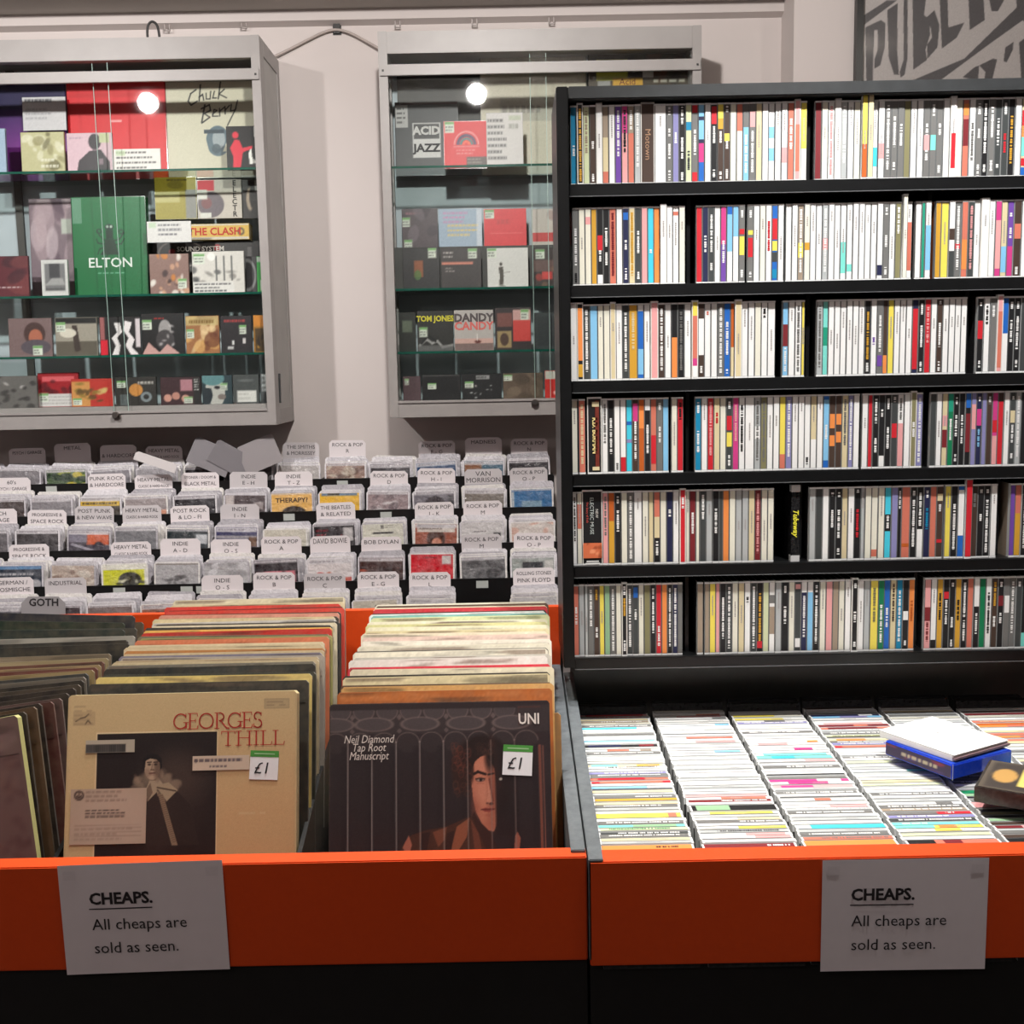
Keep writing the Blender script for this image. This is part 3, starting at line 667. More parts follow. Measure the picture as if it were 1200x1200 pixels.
# costume and face
a.poly([q(330, 770), q(300, 1010), q(600, 1010), q(560, 850), q(500, 790), q(400, 735)], (40, 29, 27))
a.ell(*q(420, 900), .09, .2, (50, 37, 34), .6, soft=.06)
for k in range(60):
    r = a.r; t = r.random(); x = 325 + 180 * t; y = 765 - 28 * math.sin(t * 3.1) + r.uniform(-20, 26)
    c = r.randrange(96, 150); a.ell(*q(x, y), .012 + .012 * r.random(), .010 + .010 * r.random(), (c, int(c * .86), int(c * .74)), .55, soft=.008, ang=r.random() * 3)
a.poly([q(395, 740), q(425, 738), q(450, 770), q(420, 800), q(385, 835), q(372, 800)], (158, 140, 118)); a.poly([q(385, 835), q(372, 800), q(395, 760), q(405, 800)], (110, 92, 78))
a.poly([q(420, 772), q(470, 760), q(508, 792), q(462, 838), q(425, 812)], (156, 138, 114)); a.line(*q(424, 780), *q(500, 795), .003, (70, 54, 46)); a.line(*q(462, 838), *q(425, 790), .003, (70, 54, 46)); a.poly([q(425, 812), q(430, 790), q(462, 838)], (104, 86, 72))
a.poly([q(428, 808), q(448, 806), q(512, 1010), q(488, 1010)], (134, 112, 92))
for k in range(24):
    t = k / 24.; a.line(*q(432 + 62 * t, 815 + 190 * t), *q(446 + 60 * t, 812 + 190 * t), .0018, (84, 66, 54), .8)
a.rect(*q(392, 735), *q(418, 752), (120, 98, 82))
a.ell(*q(402, 700), .035, .052, (170, 146, 124)); a.ell(*q(424, 706), .016, .046, (88, 68, 58), .75, soft=.014); a.ell(*q(382, 722), .014, .02, (128, 104, 88), .6, soft=.01)
a.poly([q(358, 704), q(362, 664), q(378, 650), q(400, 644), q(424, 648), q(440, 664), q(442, 700), q(434, 712), q(432, 682), q(418, 668), q(392, 664), q(374, 672), q(370, 712)], (20, 15, 16))
for ex in (389, 415):
    a.ell(*q(ex, 688), .0075, .0040, (40, 28, 26)); a.line(*q(ex - 8, 679), *q(ex + 8, 678), .0026, (50, 36, 32))
a.line(*q(402, 686), *q(399, 707), .002, (120, 96, 80)); a.line(*q(396, 709), *q(408, 709), .0026, (84, 62, 54)); a.line(*q(391, 723), *q(413, 722), .003, (92, 60, 54)); a.line(*q(394, 730), *q(410, 730), .002, (128, 102, 86), .7)
# stamp, sketch, stickers printed flat
a.rect(*q(862, 432), *q(968, 474), (150, 130, 100), .7); a.rect(*q(868, 438), *q(962, 468), (176, 154, 118), .7); a.words(*q(872, 440), *q(960, 466), 2, (120, 100, 78), .5)
a.rect(*q(68, 470), *q(160, 526), (166, 142, 108), .6); a.path([q(80, 508), q(100, 496), q(118, 492), q(132, 480)], .003, (96, 78, 60)); a.path([q(120, 520), q(130, 505), q(142, 518)], .003, (96, 78, 60)); a.words(*q(72, 440), *q(158, 528), 5, (150, 128, 98), .5)
a.words(*q(760, 880), *q(930, 900), 1, (200, 176, 140), .5)
a.grain(2.5).build(thill, -0.0006, 'printed_front', z0=0.001, mat=M['print'])
def lab(o, x0, y0, x1, y1, c, nm, fn=None, tilt=0.0, qq=q, HH=0.316, dep=-0.0016):
    (u0, v0), (u1, v1) = qq(x0, y0), qq(x1, y1)
    w, h = (u1 - u0) * LPW, (v1 - v0) * LPW
    a = Art(c, 60, w=w, h=h, seed=int(x0))
    if fn: fn(a)
    e = a.build(o, dep, nm, x0=-LPW / 2 + u0 * LPW, z0=HH - v1 * LPW); return e
def paper(a):
    a.rect(0, 0, 1, 1, (172, 150, 132)).ell(.6, .6, .5, .6, (186, 164, 150), .5, soft=.3)
    a.ring(.11, .115, .055, .075, .010, (50, 36, 34)); a.line(.11, .075, .11, .155, .008, (50, 36, 34)); a.ring(.11, .115, .025, .04, .008, (50, 36, 34), half='down')
    a.words(.2, .02, .75, .25, 3, (120, 98, 88), .6); a.words(.2, .36, .75, .53, 3, (44, 34, 34), .85)
    for v in (.66, .72, .79, .86): a.line(.06, v, .94, v - .01, .002, (120, 100, 90), .6)
    a.words(.06, .68, .9, .95, 3, (130, 108, 98), .4)
lab(thill, 75, 778, 383, 998, (172, 150, 132), 'paper_label', paper)
def barcode(a):
    a.rect(0, .3, .82, 1, (84, 80, 76))
    r = random.Random(4)
    for i in range(26): u = .02 + i * .031; a.rect(u, .42, u + r.uniform(.006, .02), .95, (30, 28, 28))
lab(thill, 130, 583, 330, 634, (172, 162, 146), 'barcode_sticker', barcode)
def hand(a):
    a.path([(.03, .4), (.05, .2), (.09, .3), (.05, .5), (.1, .5)], .006, (60, 54, 60))
    a.words(.03, .12, .9, .5, 1, (70, 60, 70), .8); a.words(.3, .6, .75, .92, 1, (70, 60, 70), .8)
lab(thill, 568, 656, 800, 714, (196, 176, 158), 'name_sticker', hand)
# serif title drawn stroke by stroke
def arc(cx, cy, rx, ry, a0, a1, n=16): return [(cx + rx * math.cos(math.radians(a0 + (a1 - a0) * i / n)), cy + ry * math.sin(math.radians(a0 + (a1 - a0) * i / n))) for i in range(n + 1)]
tk, tn = .10, .05
GLY = {
 'G': (.85, [(arc(.45, .5, .4, .46, 38, 322), tk * .8), ([(.78, .42), (.78, .1)], tk), ([(.62, .42), (.92, .42)], tn), ([(.76, .98), (.76, .7)], tn)]),
 'E': (.66, [([(.16, .02), (.16, .98)], tk), ([(.02, .98), (.58, .98), (.6, .8)], tn), ([(.02, .02), (.6, .02), (.64, .22)], tn), ([(.16, .52), (.48, .52)], tn), ([(.48, .42), (.48, .62)], tn)]),
 'O': (.95, [(arc(.47, .5, .41, .46, 0, 360, 26), tk * .8)]),
 'R': (.78, [([(.16, .02), (.16, .98)], tk), ([(.02, .02), (.3, .02)], tn), ([(.02, .98), (.3, .98)], tn), (arc(.3, .74, .26, .24, 90, -90), tk * .8), ([(.3, .5), (.42, .44), (.74, .02), (.88, .02)], tk * .8)]),
 'S': (.6, [(arc(.3, .74, .21, .23, 30, 250), tk * .8), (arc(.3, .27, .23, .25, 80, -140), tk * .8), ([(.5, .96), (.5, .76)], tn), ([(.07, .04), (.07, .26)], tn)]),
 'T': (.72, [([(.36, .02), (.36, .98)], tk), ([(.22, .02), (.5, .02)], tn), ([(.02, .8), (.04, .98), (.68, .98), (.7, .8)], tn)]),
 'H': (.88, [([(.16, .02), (.16, .98)], tk), ([(.7, .02), (.7, .98)], tk), ([(.02, .02), (.3, .02)], tn), ([(.02, .98), (.3, .98)], tn), ([(.56, .02), (.84, .02)], tn), ([(.56, .98), (.84, .98)], tn), ([(.16, .52), (.7, .52)], tn)]),
 'I': (.34, [([(.16, .02), (.16, .98)], tk), ([(.02, .02), (.3, .02)], tn), ([(.02, .98), (.3, .98)], tn)]),
 'L': (.62, [([(.16, .02), (.16, .98)], tk), ([(.02, .98), (.3, .98)], tn), ([(.02, .02), (.56, .02), (.6, .24)], tn)]),
}
def serif(word, o, x0, z0, x1, h, y, c, HH=0):
    adv = sum(GLY[ch][0] for ch in word); k = (x1 - x0) / adv; b = MB().col(c); X = x0
    for ch in word:
        wd, strokes = GLY[ch]
        for pts, th in strokes:
            P2 = [Vector((X + px_ * k, z0 + pz * h)) for px_, pz in pts]; t = th * h / 2
            for p_, q_ in zip(P2, P2[1:]):
                d = (q_ - p_).normalized(); n = Vector((-d.y, d.x)) * t; e = d * t * 0.5
                b.poly([(v.x, y, v.y) for v in (p_ - e - n, q_ + e - n, q_ + e + n, p_ - e + n)])
        X += wd * k
    return b.build('lettering', M['print'], o)
def LX(u): return -LPW / 2 + u * LPW
(u0, v1), (u1, v0) = q(485, 547), q(853, 482)
serif('GEORGES', thill, LX(u0), 0.316 - v1 * LPW, LX(u1), (v1 - v0) * LPW, -0.0014, (170, 44, 40))
(u0, v1), (u1, v0) = q(682, 617), q(944, 558)
serif('THILL', thill, LX(u0), 0.316 - v1 * LPW, LX(u1), (v1 - v0) * LPW, -0.0014, (170, 44, 40))
(u0, v0) = q(860, 698); price(thill, LX(u0), 0.316 - v0 * LPW, 0.039, 0.05)

# ----- the front sleeve of the right bin: dark carved-slat portrait sleeve
p = top(387, 643, 823, 1.566)
nd = lp(p[0], p[1], p[2], 0.28, (46, 34, 36), 0.005, 'dark record sleeve with carved slats and a half-lit face, front of the right bin', 'front records', yaw=0.0, h=LPW, edge=(84, 64, 58))
a = Art((48, 37, 40), 260, w=LPW - 0.003, h=LPW - 0.002, seed=8)
def q2(zx, zy): return ((zx - 95 + (zy - 455) * 0.04) / 917, (zy - 455) / 917)
lite, lit2 = (150, 130, 124), (92, 78, 76)
a.rect(0, .015, 1, .135, (58, 48, 50))
for i in range(8):
    cx = .045 + i * .1075
    a.ell(cx, .03, .048, .045, (78, 68, 70)); a.rect(cx - .055, 0, cx + .055, .026, (48, 38, 40)); a.ring(cx, .03, .048, .045, .0025, lite, .55 if i < 7 else .3, half='down')
for i, cx in enumerate((.02, .20, .41, .62, .83)):
    a.ell(cx, .092, .085, .030, (80, 70, 72)); a.ring(cx, .092, .085, .030, .0025, lite, .55)
for i in range(4):
    cx = .1 + i * .215; a.poly([(cx - .012, .06), (cx, .045), (cx + .012, .06), (cx, .075)], (130, 112, 108), .7); a.poly([(cx - .012, .122), (cx, .11), (cx + .012, .122), (cx, .134)], (130, 112, 108), .6)
xs = [-.03, .08, .19, .30, .408, .516, .625, .732, .84, .95]
for x0, x1 in zip(xs, xs[1:]):
    c, r = (x0 + x1) / 2, (x1 - x0) / 2
    a.rect(x0 + .004, .17, x1 - .004, 1, (44, 34, 37)); a.ell(c, .175, r - .004, .045, (54, 44, 46)); a.rect(x1 - .03, .19, x1 - .006, 1, (38, 29, 32), .7)
    a.ring(c, .175, r - .002, .045, .002, lite, .6, half='up')
hair = (34, 20, 19)
a.ell(*q2(636, 730), .050, .105, (52, 30, 25), .9, soft=.02); a.ell(*q2(725, 668), .105, .085, hair, 1, soft=.02); a.ell(*q2(790, 780), .045, .15, hair, 1, soft=.02)
skin, sk2, sk3 = (206, 128, 102), (170, 92, 72), (112, 54, 44)
a.poly([q2(674, 700), q2(700, 655), q2(745, 655), q2(768, 720), q2(774, 800), q2(770, 900), q2(766, 955), q2(752, 982), q2(730, 976), q2(704, 948), q2(684, 905), q2(674, 850), q2(670, 780)], skin)
a.ell(*q2(758, 800), .022, .15, sk3, .55, soft=.03); a.ell(*q2(684, 880), .02, .07, sk2, .6, soft=.03); a.ell(*q2(735, 955), .03, .03, sk2, .5, soft=.03)
a.ell(*q2(712, 820), .03, .05, (222, 146, 120), .6, soft=.03); a.ell(*q2(725, 720), .03, .025, (220, 146, 122), .5, soft=.03)
a.poly([q2(664, 720), q2(660, 650), q2(700, 625), q2(770, 640), q2(772, 730), q2(756, 700), q2(736, 672), q2(712, 680), q2(690, 698), q2(676, 730)], hair, .97)
a.ell(*q2(752, 690), .022, .05, hair, .85, soft=.02); a.ell(*q2(672, 735), .012, .05, hair, .9, soft=.01)
for k in range(34):
    r = a.r; a.ring(*q2(596 + r.random() * 74, 630 + r.random() * 200), .008 + .008 * r.random(), .010 + .012 * r.random(), .0014, (100 + r.randrange(30), 58, 44), .55)
for k in range(16):
    r = a.r; a.ring(*q2(690 + r.random() * 70, 618 + r.random() * 50), .010, .012, .0014, (84, 52, 42), .5)
a.path([q2(684, 748), q2(700, 740), q2(730, 750)], .006, (40, 24, 22)); a.line(*q2(742, 752), *q2(764, 748), .004, (40, 24, 22))
a.ell(*q2(708, 772), .021, .010, (92, 52, 44)); a.ell(*q2(708, 773), .015, .006, (196, 160, 146)); a.ell(*q2(710, 773), .007, .0065, (26, 16, 16)); a.line(*q2(688, 768), *q2(728, 768), .002, (40, 24, 22)); a.rect(*q2(692, 786), *q2(724, 789), sk2, .7)
a.poly([q2(736, 760), q2(744, 800), q2(754, 856), q2(746, 872), q2(728, 868), q2(738, 830)], (220, 148, 122), .8); a.line(*q2(746, 770), *q2(756, 858), .004, sk3, .8); a.ell(*q2(748, 870), .010, .006, (70, 34, 30), .9); a.ell(*q2(732, 868), .006, .004, (90, 44, 38), .8)
a.poly([q2(706, 892), q2(722, 885), q2(736, 888), q2(758, 886), q2(760, 894), q2(736, 904), q2(718, 902)], (156, 66, 60)); a.line(*q2(704, 893), *q2(760, 892), .0018, (70, 30, 28)); a.ell(*q2(732, 916), .018, .006, sk2, .6, soft=.01)
a.rect(*q2(774, 640), *q2(860, 1000), (36, 24, 26), .6); a.ell(*q2(793, 771), .007, .006, (200, 190, 180))
a.poly([q2(676, 900), q2(690, 935), q2(740, 985), q2(766, 1060), q2(640, 1060), q2(650, 960)], (60, 34, 30))
a.poly([q2(355, 1075), q2(372, 1030), q2(410, 990), q2(470, 972), q2(560, 958), q2(640, 925), q2(664, 920), q2(700, 1010), q2(725, 1075)], (76, 44, 34))
for pts, c in (([(372, 1040), (400, 990), (412, 1030), (395, 1075)], (190, 112, 92)), ([(500, 980), (560, 960), (548, 1010), (520, 1040)], (130, 74, 54)), ([(600, 960), (655, 925), (640, 1000), (600, 1060), (570, 1060)], (160, 92, 66)),
               ([(455, 985), (490, 978), (470, 1060), (440, 1070)], (44, 26, 26)), ([(560, 985), (590, 975), (570, 1060), (545, 1060)], (50, 28, 26)), ([(660, 930), (690, 990), (700, 1060), (670, 1060)], (120, 66, 50)),
               ([(840, 1000), (850, 985), (862, 1010), (852, 1070), (830, 1070)], (180, 100, 80))): a.poly([q2(*t) for t in pts], c, .9)
for x in xs[1:-1]: a.line(x, .17, x, 1, .0022, lite if x > .6 else (190, 178, 172), .75)
a.line(.955, .2, .96, 1, .006, (150, 84, 66), .8); a.line(.97, .2, .975, 1, .002, (180, 110, 90), .8)
a.rect(.86, .022, .962, .028, (90, 50, 42), .8).rect(.86, .022, .864, .11, (90, 50, 42), .6)
a.A = a.A * 0.86; a.grain(2).build(nd, -0.0006, 'printed_front', z0=0.001)
for i, s in enumerate(('Neil Diamond', 'Tap Root', 'Manuscript')):
    text(s, 0.0160, nd, (LX(.172 + .006), -0.0014, LPW * (1 - (.160 + i * .037))), (206, 196, 190), shear=0.25, sx=0.78)
text('UNI', 0.021, nd, (LX(.905), -0.0014, LPW * (1 - .083)), (214, 206, 200), bold=0.0004, sx=0.85, name='label_logo')
(u0, v0) = q2(876, 697); price(nd, LX(u0 - .012), LPW * (1 - v0), 0.042, 0.06)

fill_bin(MID, 'middle', top(95, 362, 806, 1.545), top(206, 405, 702, 2.03), 11)
fill_bin(RIGHTB, 'right', top(392, 650, 812, 1.595), top(440, 641, 706, 2.03), 12, jit=0.004)
# a worn kraft sleeve leaning at the right side of the right bin
pk = px(652, 838, 1.62)
o = slab('record_sleeve', LPW, 0.30, 0.004, (190, 146, 96), (pk.x - 0.150, 1.58, pk.z - 0.295), (-0.13, 0.0, 0.02), top=(206, 164, 112))
tag(o, 'torn brown kraft record sleeve poking out right of the slatted portrait sleeve', 'record', 'front records')

# left bin: sleeves fanned against each other, front ones turned on their corners
LEFT = [((108, 86, 84), 20, 838, 'speckled mauve', 9), ((40, 32, 28), 30, 834, 'black', 8), ((120, 88, 56), 42, 828, 'brown', 8), ((44, 34, 30), 48, 824, 'dark brown', 8), ((112, 52, 44), 62, 822, 'red brown', 8), ((126, 92, 88), 72, 818, 'dusty pink', 7),
        ((60, 50, 44), 80, 812, 'dark brown', 7), ((44, 36, 32), 88, 806, 'dark brown', 6), ((96, 84, 70), 94, 802, 'taupe', 5), ((40, 38, 36), 98, 797, 'black', 5), ((150, 142, 128), 100, 793, 'grey', 4), ((70, 76, 80), 103, 789, 'slate grey', 4),
        ((176, 152, 100), 110, 785, 'tan', 3), ((120, 60, 50), 114, 782, 'red brown', 2), ((186, 160, 112), 118, 779, 'tan', 2), ((130, 80, 66), 122, 775, 'red brown', 2), ((184, 166, 124), 127, 771, 'tan', 1.5), ((150, 134, 110), 130, 766, 'taupe', 1),
        ((34, 36, 32), 152, 754, 'black', 1), ((38, 40, 36), 150, 750, 'black', 1), ((196, 192, 180), 158, 745, 'white', 0.5), ((24, 44, 40), 146, 738, 'dark teal', -1), ((60, 64, 58), 160, 736, 'dark grey', 0),
        ((22, 48, 32), 146, 730, 'dark green', -2), ((30, 36, 48), 158, 722, 'navy', -2.5), ((90, 76, 58), 168, 729, 'brown', 0), ((176, 150, 112), 156, 721, 'tan', 0)]
cnt = {}; rep = {}
for e in LEFT: rep[e[3]] = rep.get(e[3], 0) + 1
rg = random.Random(4)
for i, (c, xr, yt, cn, rl) in enumerate(LEFT):
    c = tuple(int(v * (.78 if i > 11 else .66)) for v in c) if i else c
    f = i / (len(LEFT) - 1); Y = 1.50 + 0.52 * f
    if i < 12: Y = 1.50 + 0.016 * i
    q_ = px(xr, yt, Y)
    r = math.radians(-rl)
    tl = 0.2
    # top right corner fixed at the seen point
    R = Euler((-tl, r, 0)).to_matrix()
    off = R @ Vector((LPW / 2, 0, LPW))
    cnt[cn] = cnt.get(cn, 0) + 1
    lb = f'the only {cn} record sleeve in the left bin of the tub' if rep[cn] == 1 else f'{ORD[cnt[cn] - 1]} {cn} record sleeve from the front in the left bin'
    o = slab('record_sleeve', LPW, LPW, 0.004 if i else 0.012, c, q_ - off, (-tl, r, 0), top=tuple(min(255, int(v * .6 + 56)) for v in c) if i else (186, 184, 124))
    tag(o, lb, 'record', 'record sleeves in the left bin')
    a = Art(c, 60, 14, w=LPW - .008, h=0.05, seed=i); a.blobs(8, [tuple(int(v * .6) for v in c), tuple(min(255, v + 25) for v in c)], .05, .3, .5); a.words(.1, .2, .9, .6, 1, (150, 130, 110), .5)
    a.build(o, -0.0005, z0=LPW - 0.0515, mat=M['card'])
    if i == 0: Art(c, 90, 70, w=LPW - .008, h=LPW - .056, seed=3).blobs(260, [(70, 40, 44), (130, 104, 96), (86, 60, 60)], .006, .02, .7).build(o, -0.0005, z0=.003, mat=M['print'])
# black bin dividers
for nm, xx in (('middle', (366, 985, 1.46, 400, 735, 2.0)), ('left', (76, 990, 1.46, 190, 735, 2.0))):
    a_, b_ = px(xx[0], xx[1], xx[2]), px(xx[3], xx[4], xx[5])
    xm = (a_.x + b_.x) / 2
    b = MB().prismx([(1.44, 0.768), (2.04, 0.768), (2.04, 1.0), (1.62, 0.95), (1.44, 0.90)], xm - 0.003, xm + 0.003)
    tub_part(lt, 'divider', b, 'black')

# ------------------------------------------------------------------ bargain CDs on edge in the right tub
TUB = [
 'o*1.6+k15-40 l c g+w10-90 G+w10-80 E+e20-90 T=f10-60 g+w5-90 w y*1.6=a5-15 i l g+w20-90 c Y g+w5-50 l c k*.4 s=w0-30 w r=a10-90 a=r30-90 k*.5 g+w10-90 u+w5-80 w w+k10-80 c=Y5-35=T60-95 i w w l g+w10-90 w=d10-25=a40-70 l k*1.2=R5-25=N50-95 w s w w g w w C=w0-20 g+w5-90 i d+w10-70 c l+r10-90 p=r5-90 N*.8 k k k',
 'R*1.6+w5-30 w p=w40-100 w=p5-50 l+k10-80 y=w55-100 w g+w5-50 c=w50-100 l w=y5-80 k*2!=f55-95 w R+w5-60 w=a5-60 p w w l w w l w w w l w w w w l w w=s5-40 w k*.3 w l w=p5-60 w w=a5-70 w k*.3 w l=w40-100 w w s=w20-100 w w g=w20-100 w=p5-70 w=a5-40 w i k k',
 'o*1.6 a+g5-80 g+w10-90 l C*1.3=w85-100 w l w g+w10-90 l+w5-90 p=w45-100 w w=a40-60 k*.3 w g+w5-90 l p=m50-90 w=m30-80 m=w10-40 g k*.5 w w g+w10-70 w k*.4 p=w40-100 T*1.2=C50-80 w=T5-90 w w=m20-45 w w=p50-90 w=o5-20 w w w g+w20-90 w i w u+w5-90 w=g30-60 y=w0-30 i=y40-100 w w k k k',
 'a*1.3=R40-60=k70-100 w E w=y30-60 y=o30-50=T55-100 T+w60-90 G+w5-90 u+w30-90 r=g40-100+w20-30 d+w5-90 g+w5-90 w=g10-30 l w g+w5-90 w w E+w20-60 c i w l T=w30-100 l w E w g+w10-90 w w w r=a10-90 u+w30-90 g+w5-90 c=o50-90 k*.6 E+x5-90 g+w5-90 l+w20-90 a=R20-90 R=a30-50 w=p5-90 w w s=u20-60 N=w10-30 l w n k k',
 'k*1.3 R=n50-100 g l*.8 R=p20-70 n f=k30-60 k x k p*2=d30-60 g k*.7 f=e10-80 e*1.3=f20-80 l w=g20-40 g+w5-90 g G+w10-90 l c E g+w10-90 E l x i w w c w l w i w w l w l w l w i g l c w n k k',
 'k g l k g E l x G w g l c k E g s=w20-60 T w l w g c i l g w i c a+w5-60 o=a30-60 a c w o=a10-60 O a+c5-90 w i R n w k k k',
]
TX0 = px(703, 996, 1.43).x
stuffc, stuffs = MB(), MB()
COLN = ['leftmost', 'second', 'third', 'fourth', 'fifth', 'rightmost']
for ci, spec in enumerate(TUB):
    toks = [parse(t) for t in spec.split()]
    rng = random.Random(50 + ci)
    tot = sum(t[1] for t in toks); Y0, Y1 = 1.412, 1.965
    unit = (Y1 - Y0) / tot
    xc = TX0 + 0.0625 + 0.1335 * ci + (0.002 if ci else 0)
    y = Y0
    for k, (c, wf, flag, side, segs, _n) in enumerate(toks):
        f = (y - Y0) / (Y1 - Y0)
        ztop = 0.9165 + 0.022 * f + rng.uniform(-0.001, 0.001)
        if c == 'k' and k >= len(toks) - 4: ztop += 0.012
        th = unit * wf
        tilt = -0.30
        cb, sb = cd_mesh(th - 0.0006, c, segs, rng, dark=(c == 'k' and k >= len(toks) - 4))
        # spine up: local x(thickness)->y, z(height 125)->x, y(depth)->-z
        jx = rng.uniform(-0.0015, 0.0015)
        def tf(v, xc=xc + jx, yc=y + th / 2, zt=ztop, tl=tilt):
            X, Yv, Z = (v[2] - 0.0625), v[0], -v[1]
            return (xc + X, yc + Yv - Z * tl, zt + Z)
        if k < 2 or flag == '!':
            for b_ in (cb, sb):
                b_.v = [tf(v) for v in b_.v]
                b_.v = [(v[0] - xc, v[1] - y, v[2] - ztop + 0.142) for v in b_.v]
            o = cb.build('cd_case', M['gloss'], None, (xc, y, ztop - 0.142)); sb.build('spine_card', M['print'], o)
            ds = 'front' if k == 0 else 'second'
            tag(o, f'{CN[c]}-spined CD, {ds} of the {COLN[ci]} column in the tub' if flag != '!' else 'thick black case with a green label in the second tub column', 'CD', 'front CDs of the tub columns')
        else:
            merge(stuffc, cb, None, tf); merge(stuffs, sb, None, tf)
        y += th
o = stuffc.build('bargain_cds', M['gloss']); tag(o, 'tightly packed bargain CDs standing on edge in six columns of the right tub', 'CDs', kind='stuff')
stuffs.build('spine_cards', M['print'], o)['kind'] = 'stuff'

# boxes lying on top of the CDs
def lying(name, w, d, t, loc, yaw, topc, sidec, label, cat, pitch=0.0):
    e = empty(name, loc, (pitch, 0, yaw)); tag(e, label, cat)
    MB().box(-w / 2, w / 2, -d / 2, d / 2, 0, t, sidec, skip='').build('case', M['gloss'], e, bevel=0.0012)
    return e
zc = 0.940
# blue box: front corner seen at (1118,908); corners left (1032,878), right (1187,880)
def onplane(x, y, h):
    d = ray(x, y); t = (h - CAM_H) / d.z; return Vector((d.x * t, d.y * t, h))
A, B_, R_ = onplane(1033, 869, zc + .022), onplane(1116, 897, zc + .022), onplane(1186, 879, zc + .022)
e1, e2 = (A - B_), (R_ - B_)
yaw = math.atan2(e2.y, e2.x)
print('bluebox', e1.length, e2.length, math.degrees(yaw), math.degrees(math.atan2(e1.y, e1.x)))
bw, bd = e2.length, e1.length
cen = B_ + e2 / 2 + Vector((math.cos(yaw + math.pi / 2), math.sin(yaw + math.pi / 2), 0)) * bd / 2
bb = lying('video_case', bw, bd, 0.022, (cen.x, cen.y, zc), yaw, 'b', (20, 60, 190), 'thick blue box case lying askew on the tub CDs under a white disc case', 'case')
Art((20, 60, 170), 40, w=bw - .004, h=bd - .004, seed=1).rect(.1, .0, .95, .12, (190, 90, 180)).words(.12, .0, .9, .1, 1, (230, 150, 200)).build(bb, -0.0226, 'cover_print', z0=-bd / 2 + .002)
bb.children[-1].rotation_euler = (-math.pi / 2, 0, 0)
sp = Art((40, 24, 60), 60, w=bd - .004, h=0.018, seed=9).blobs(8, [(120, 30, 60), (60, 30, 100), (30, 40, 110)], .04, .12, .8).words(.25, .15, .8, .9, 1, (200, 190, 150)).build(bb, -bw / 2 - 0.0005, 'spine_print', z0=.002)
sp.rotation_euler = (0, 0, -math.pi / 2)
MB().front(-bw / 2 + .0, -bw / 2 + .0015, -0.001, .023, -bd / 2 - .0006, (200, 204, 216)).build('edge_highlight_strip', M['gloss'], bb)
wc = lying('disc_case', 0.125, 0.138, 0.010, (cen.x - 0.002, cen.y + .016, zc + .0225), yaw + .04, 'w', (206, 204, 202), 'white disc case lying on top of the blue box case', 'case')
Art((236, 236, 236), 30, w=.124, h=.141, seed=1).words(.1, .1, .8, .5, 3, (205, 205, 205)).rect(.5, .4, .53, .44, (120, 120, 120)).build(wc, -0.0106, 'cover_print', z0=-.0705)
wc.children[-1].rotation_euler = (-math.pi / 2, 0, 0)
MB().box(-.062, .062, -.0735, .06, .0035, .0065, (120, 96, 100)).build('booklet', M['print'], wc)
A2 = onplane(1163, 918, zc + .02)
dk = lying('disc_case', 0.142, 0.125, 0.022, (A2.x + .0635, A2.y + .005, zc - .002), math.radians(-32), 'n', (46, 38, 36), 'dark chunky disc case lying at the far right edge over the tub CDs', 'case')
Art((84, 76, 66), 40, w=.134, h=.117, seed=6).rect(.05, .05, .95, .95, (60, 54, 50)).rect(.35, .15, .75, .8, (226, 206, 110)).ell(.2, .5, .12, .25, (180, 140, 80)).words(.4, .3, .7, .7, 2, (120, 100, 60)).build(dk, -0.0226, 'cover_print', z0=-.0585)
dk.children[-1].rotation_euler = (-math.pi / 2, 0, 0)
# ------------------------------------------------------------------ stepped black rack of plastic-sleeved discs with divider cards
YC = {1: 3.30, 2: 3.43, 3: 3.56, 4: 3.69, 5: 3.82}
CT = {1: 668, 2: 626, 3: 586, 4: 548, 5: 514}
PT = {1: 720, 2: 677.5, 3: 636, 4: 595, 5: 557.5}
TN = {1: 'bottom', 2: 'second', 3: 'third', 4: 'fourth', 5: 'top'}
CP = 0.155
def cx(k): return 0.062 - CP * k
rack = empty('disc_rack', (-0.85, 3.55, 0)); tag(rack, 'stepped black rack of plastic-sleeved discs under the glass cabinets', 'rack')
XA, XB = cx(12) - CP / 2, cx(0) + CP / 2
pz = {t: px(560, PT[t], YC[t] - 0.112).z for t in YC}
cz = {t: px(560, CT[t], YC[t]).z for t in YC}
def rpart(name, b, m='black'):
    b.v = [(p[0] + 0.85, p[1] - 3.55, p[2]) for p in b.v]; return b.build(name, M[m], rack)
for t in YC:
    lo = pz[t - 1] - 0.05 if t > 1 else 0.0
    rpart('tier_panel', MB().box(XA, XB, YC[t] - 0.118, YC[t] - 0.112, lo, pz[t]))
    rpart('tier_floor', MB().box(XA, XB, YC[t] - 0.112, YC[t] + 0.006, pz[t] - 0.10, pz[t] - 0.094), 'blackm')
for k in range(14):
    X = cx(k) + CP / 2
    prof = [(YC[1] - .112, 0.75), (3.84, 0.75), (3.84, pz[5] - .005)]
    for t in (5, 4, 3, 2, 1):
        prof += [(YC[t] - .112, pz[t] - .005)]
        if t > 1: prof += [(YC[t] - .112, pz[t - 1] - .005)]
    rpart('partition', MB().prismx(prof, X - .002, X + .002))
for t, k in ((5, 10.2), (4, 5), (4, 5.02), (3, 2), (2, 8), (2, 6.7), (2, 6.4), (1, 1), (5, 4), (4, 3), (2, 1)):
    X = cx(k); z = pz[t] - 0.018 - (0.03 if k == 5.02 else 0)
    if t == 1: z = pz[1] + .0
    rpart('price_tag', MB().front(X - .018, X + .018, z - .011, z + .011, YC[t] - .1185, (176, 180, 176)), 'print')
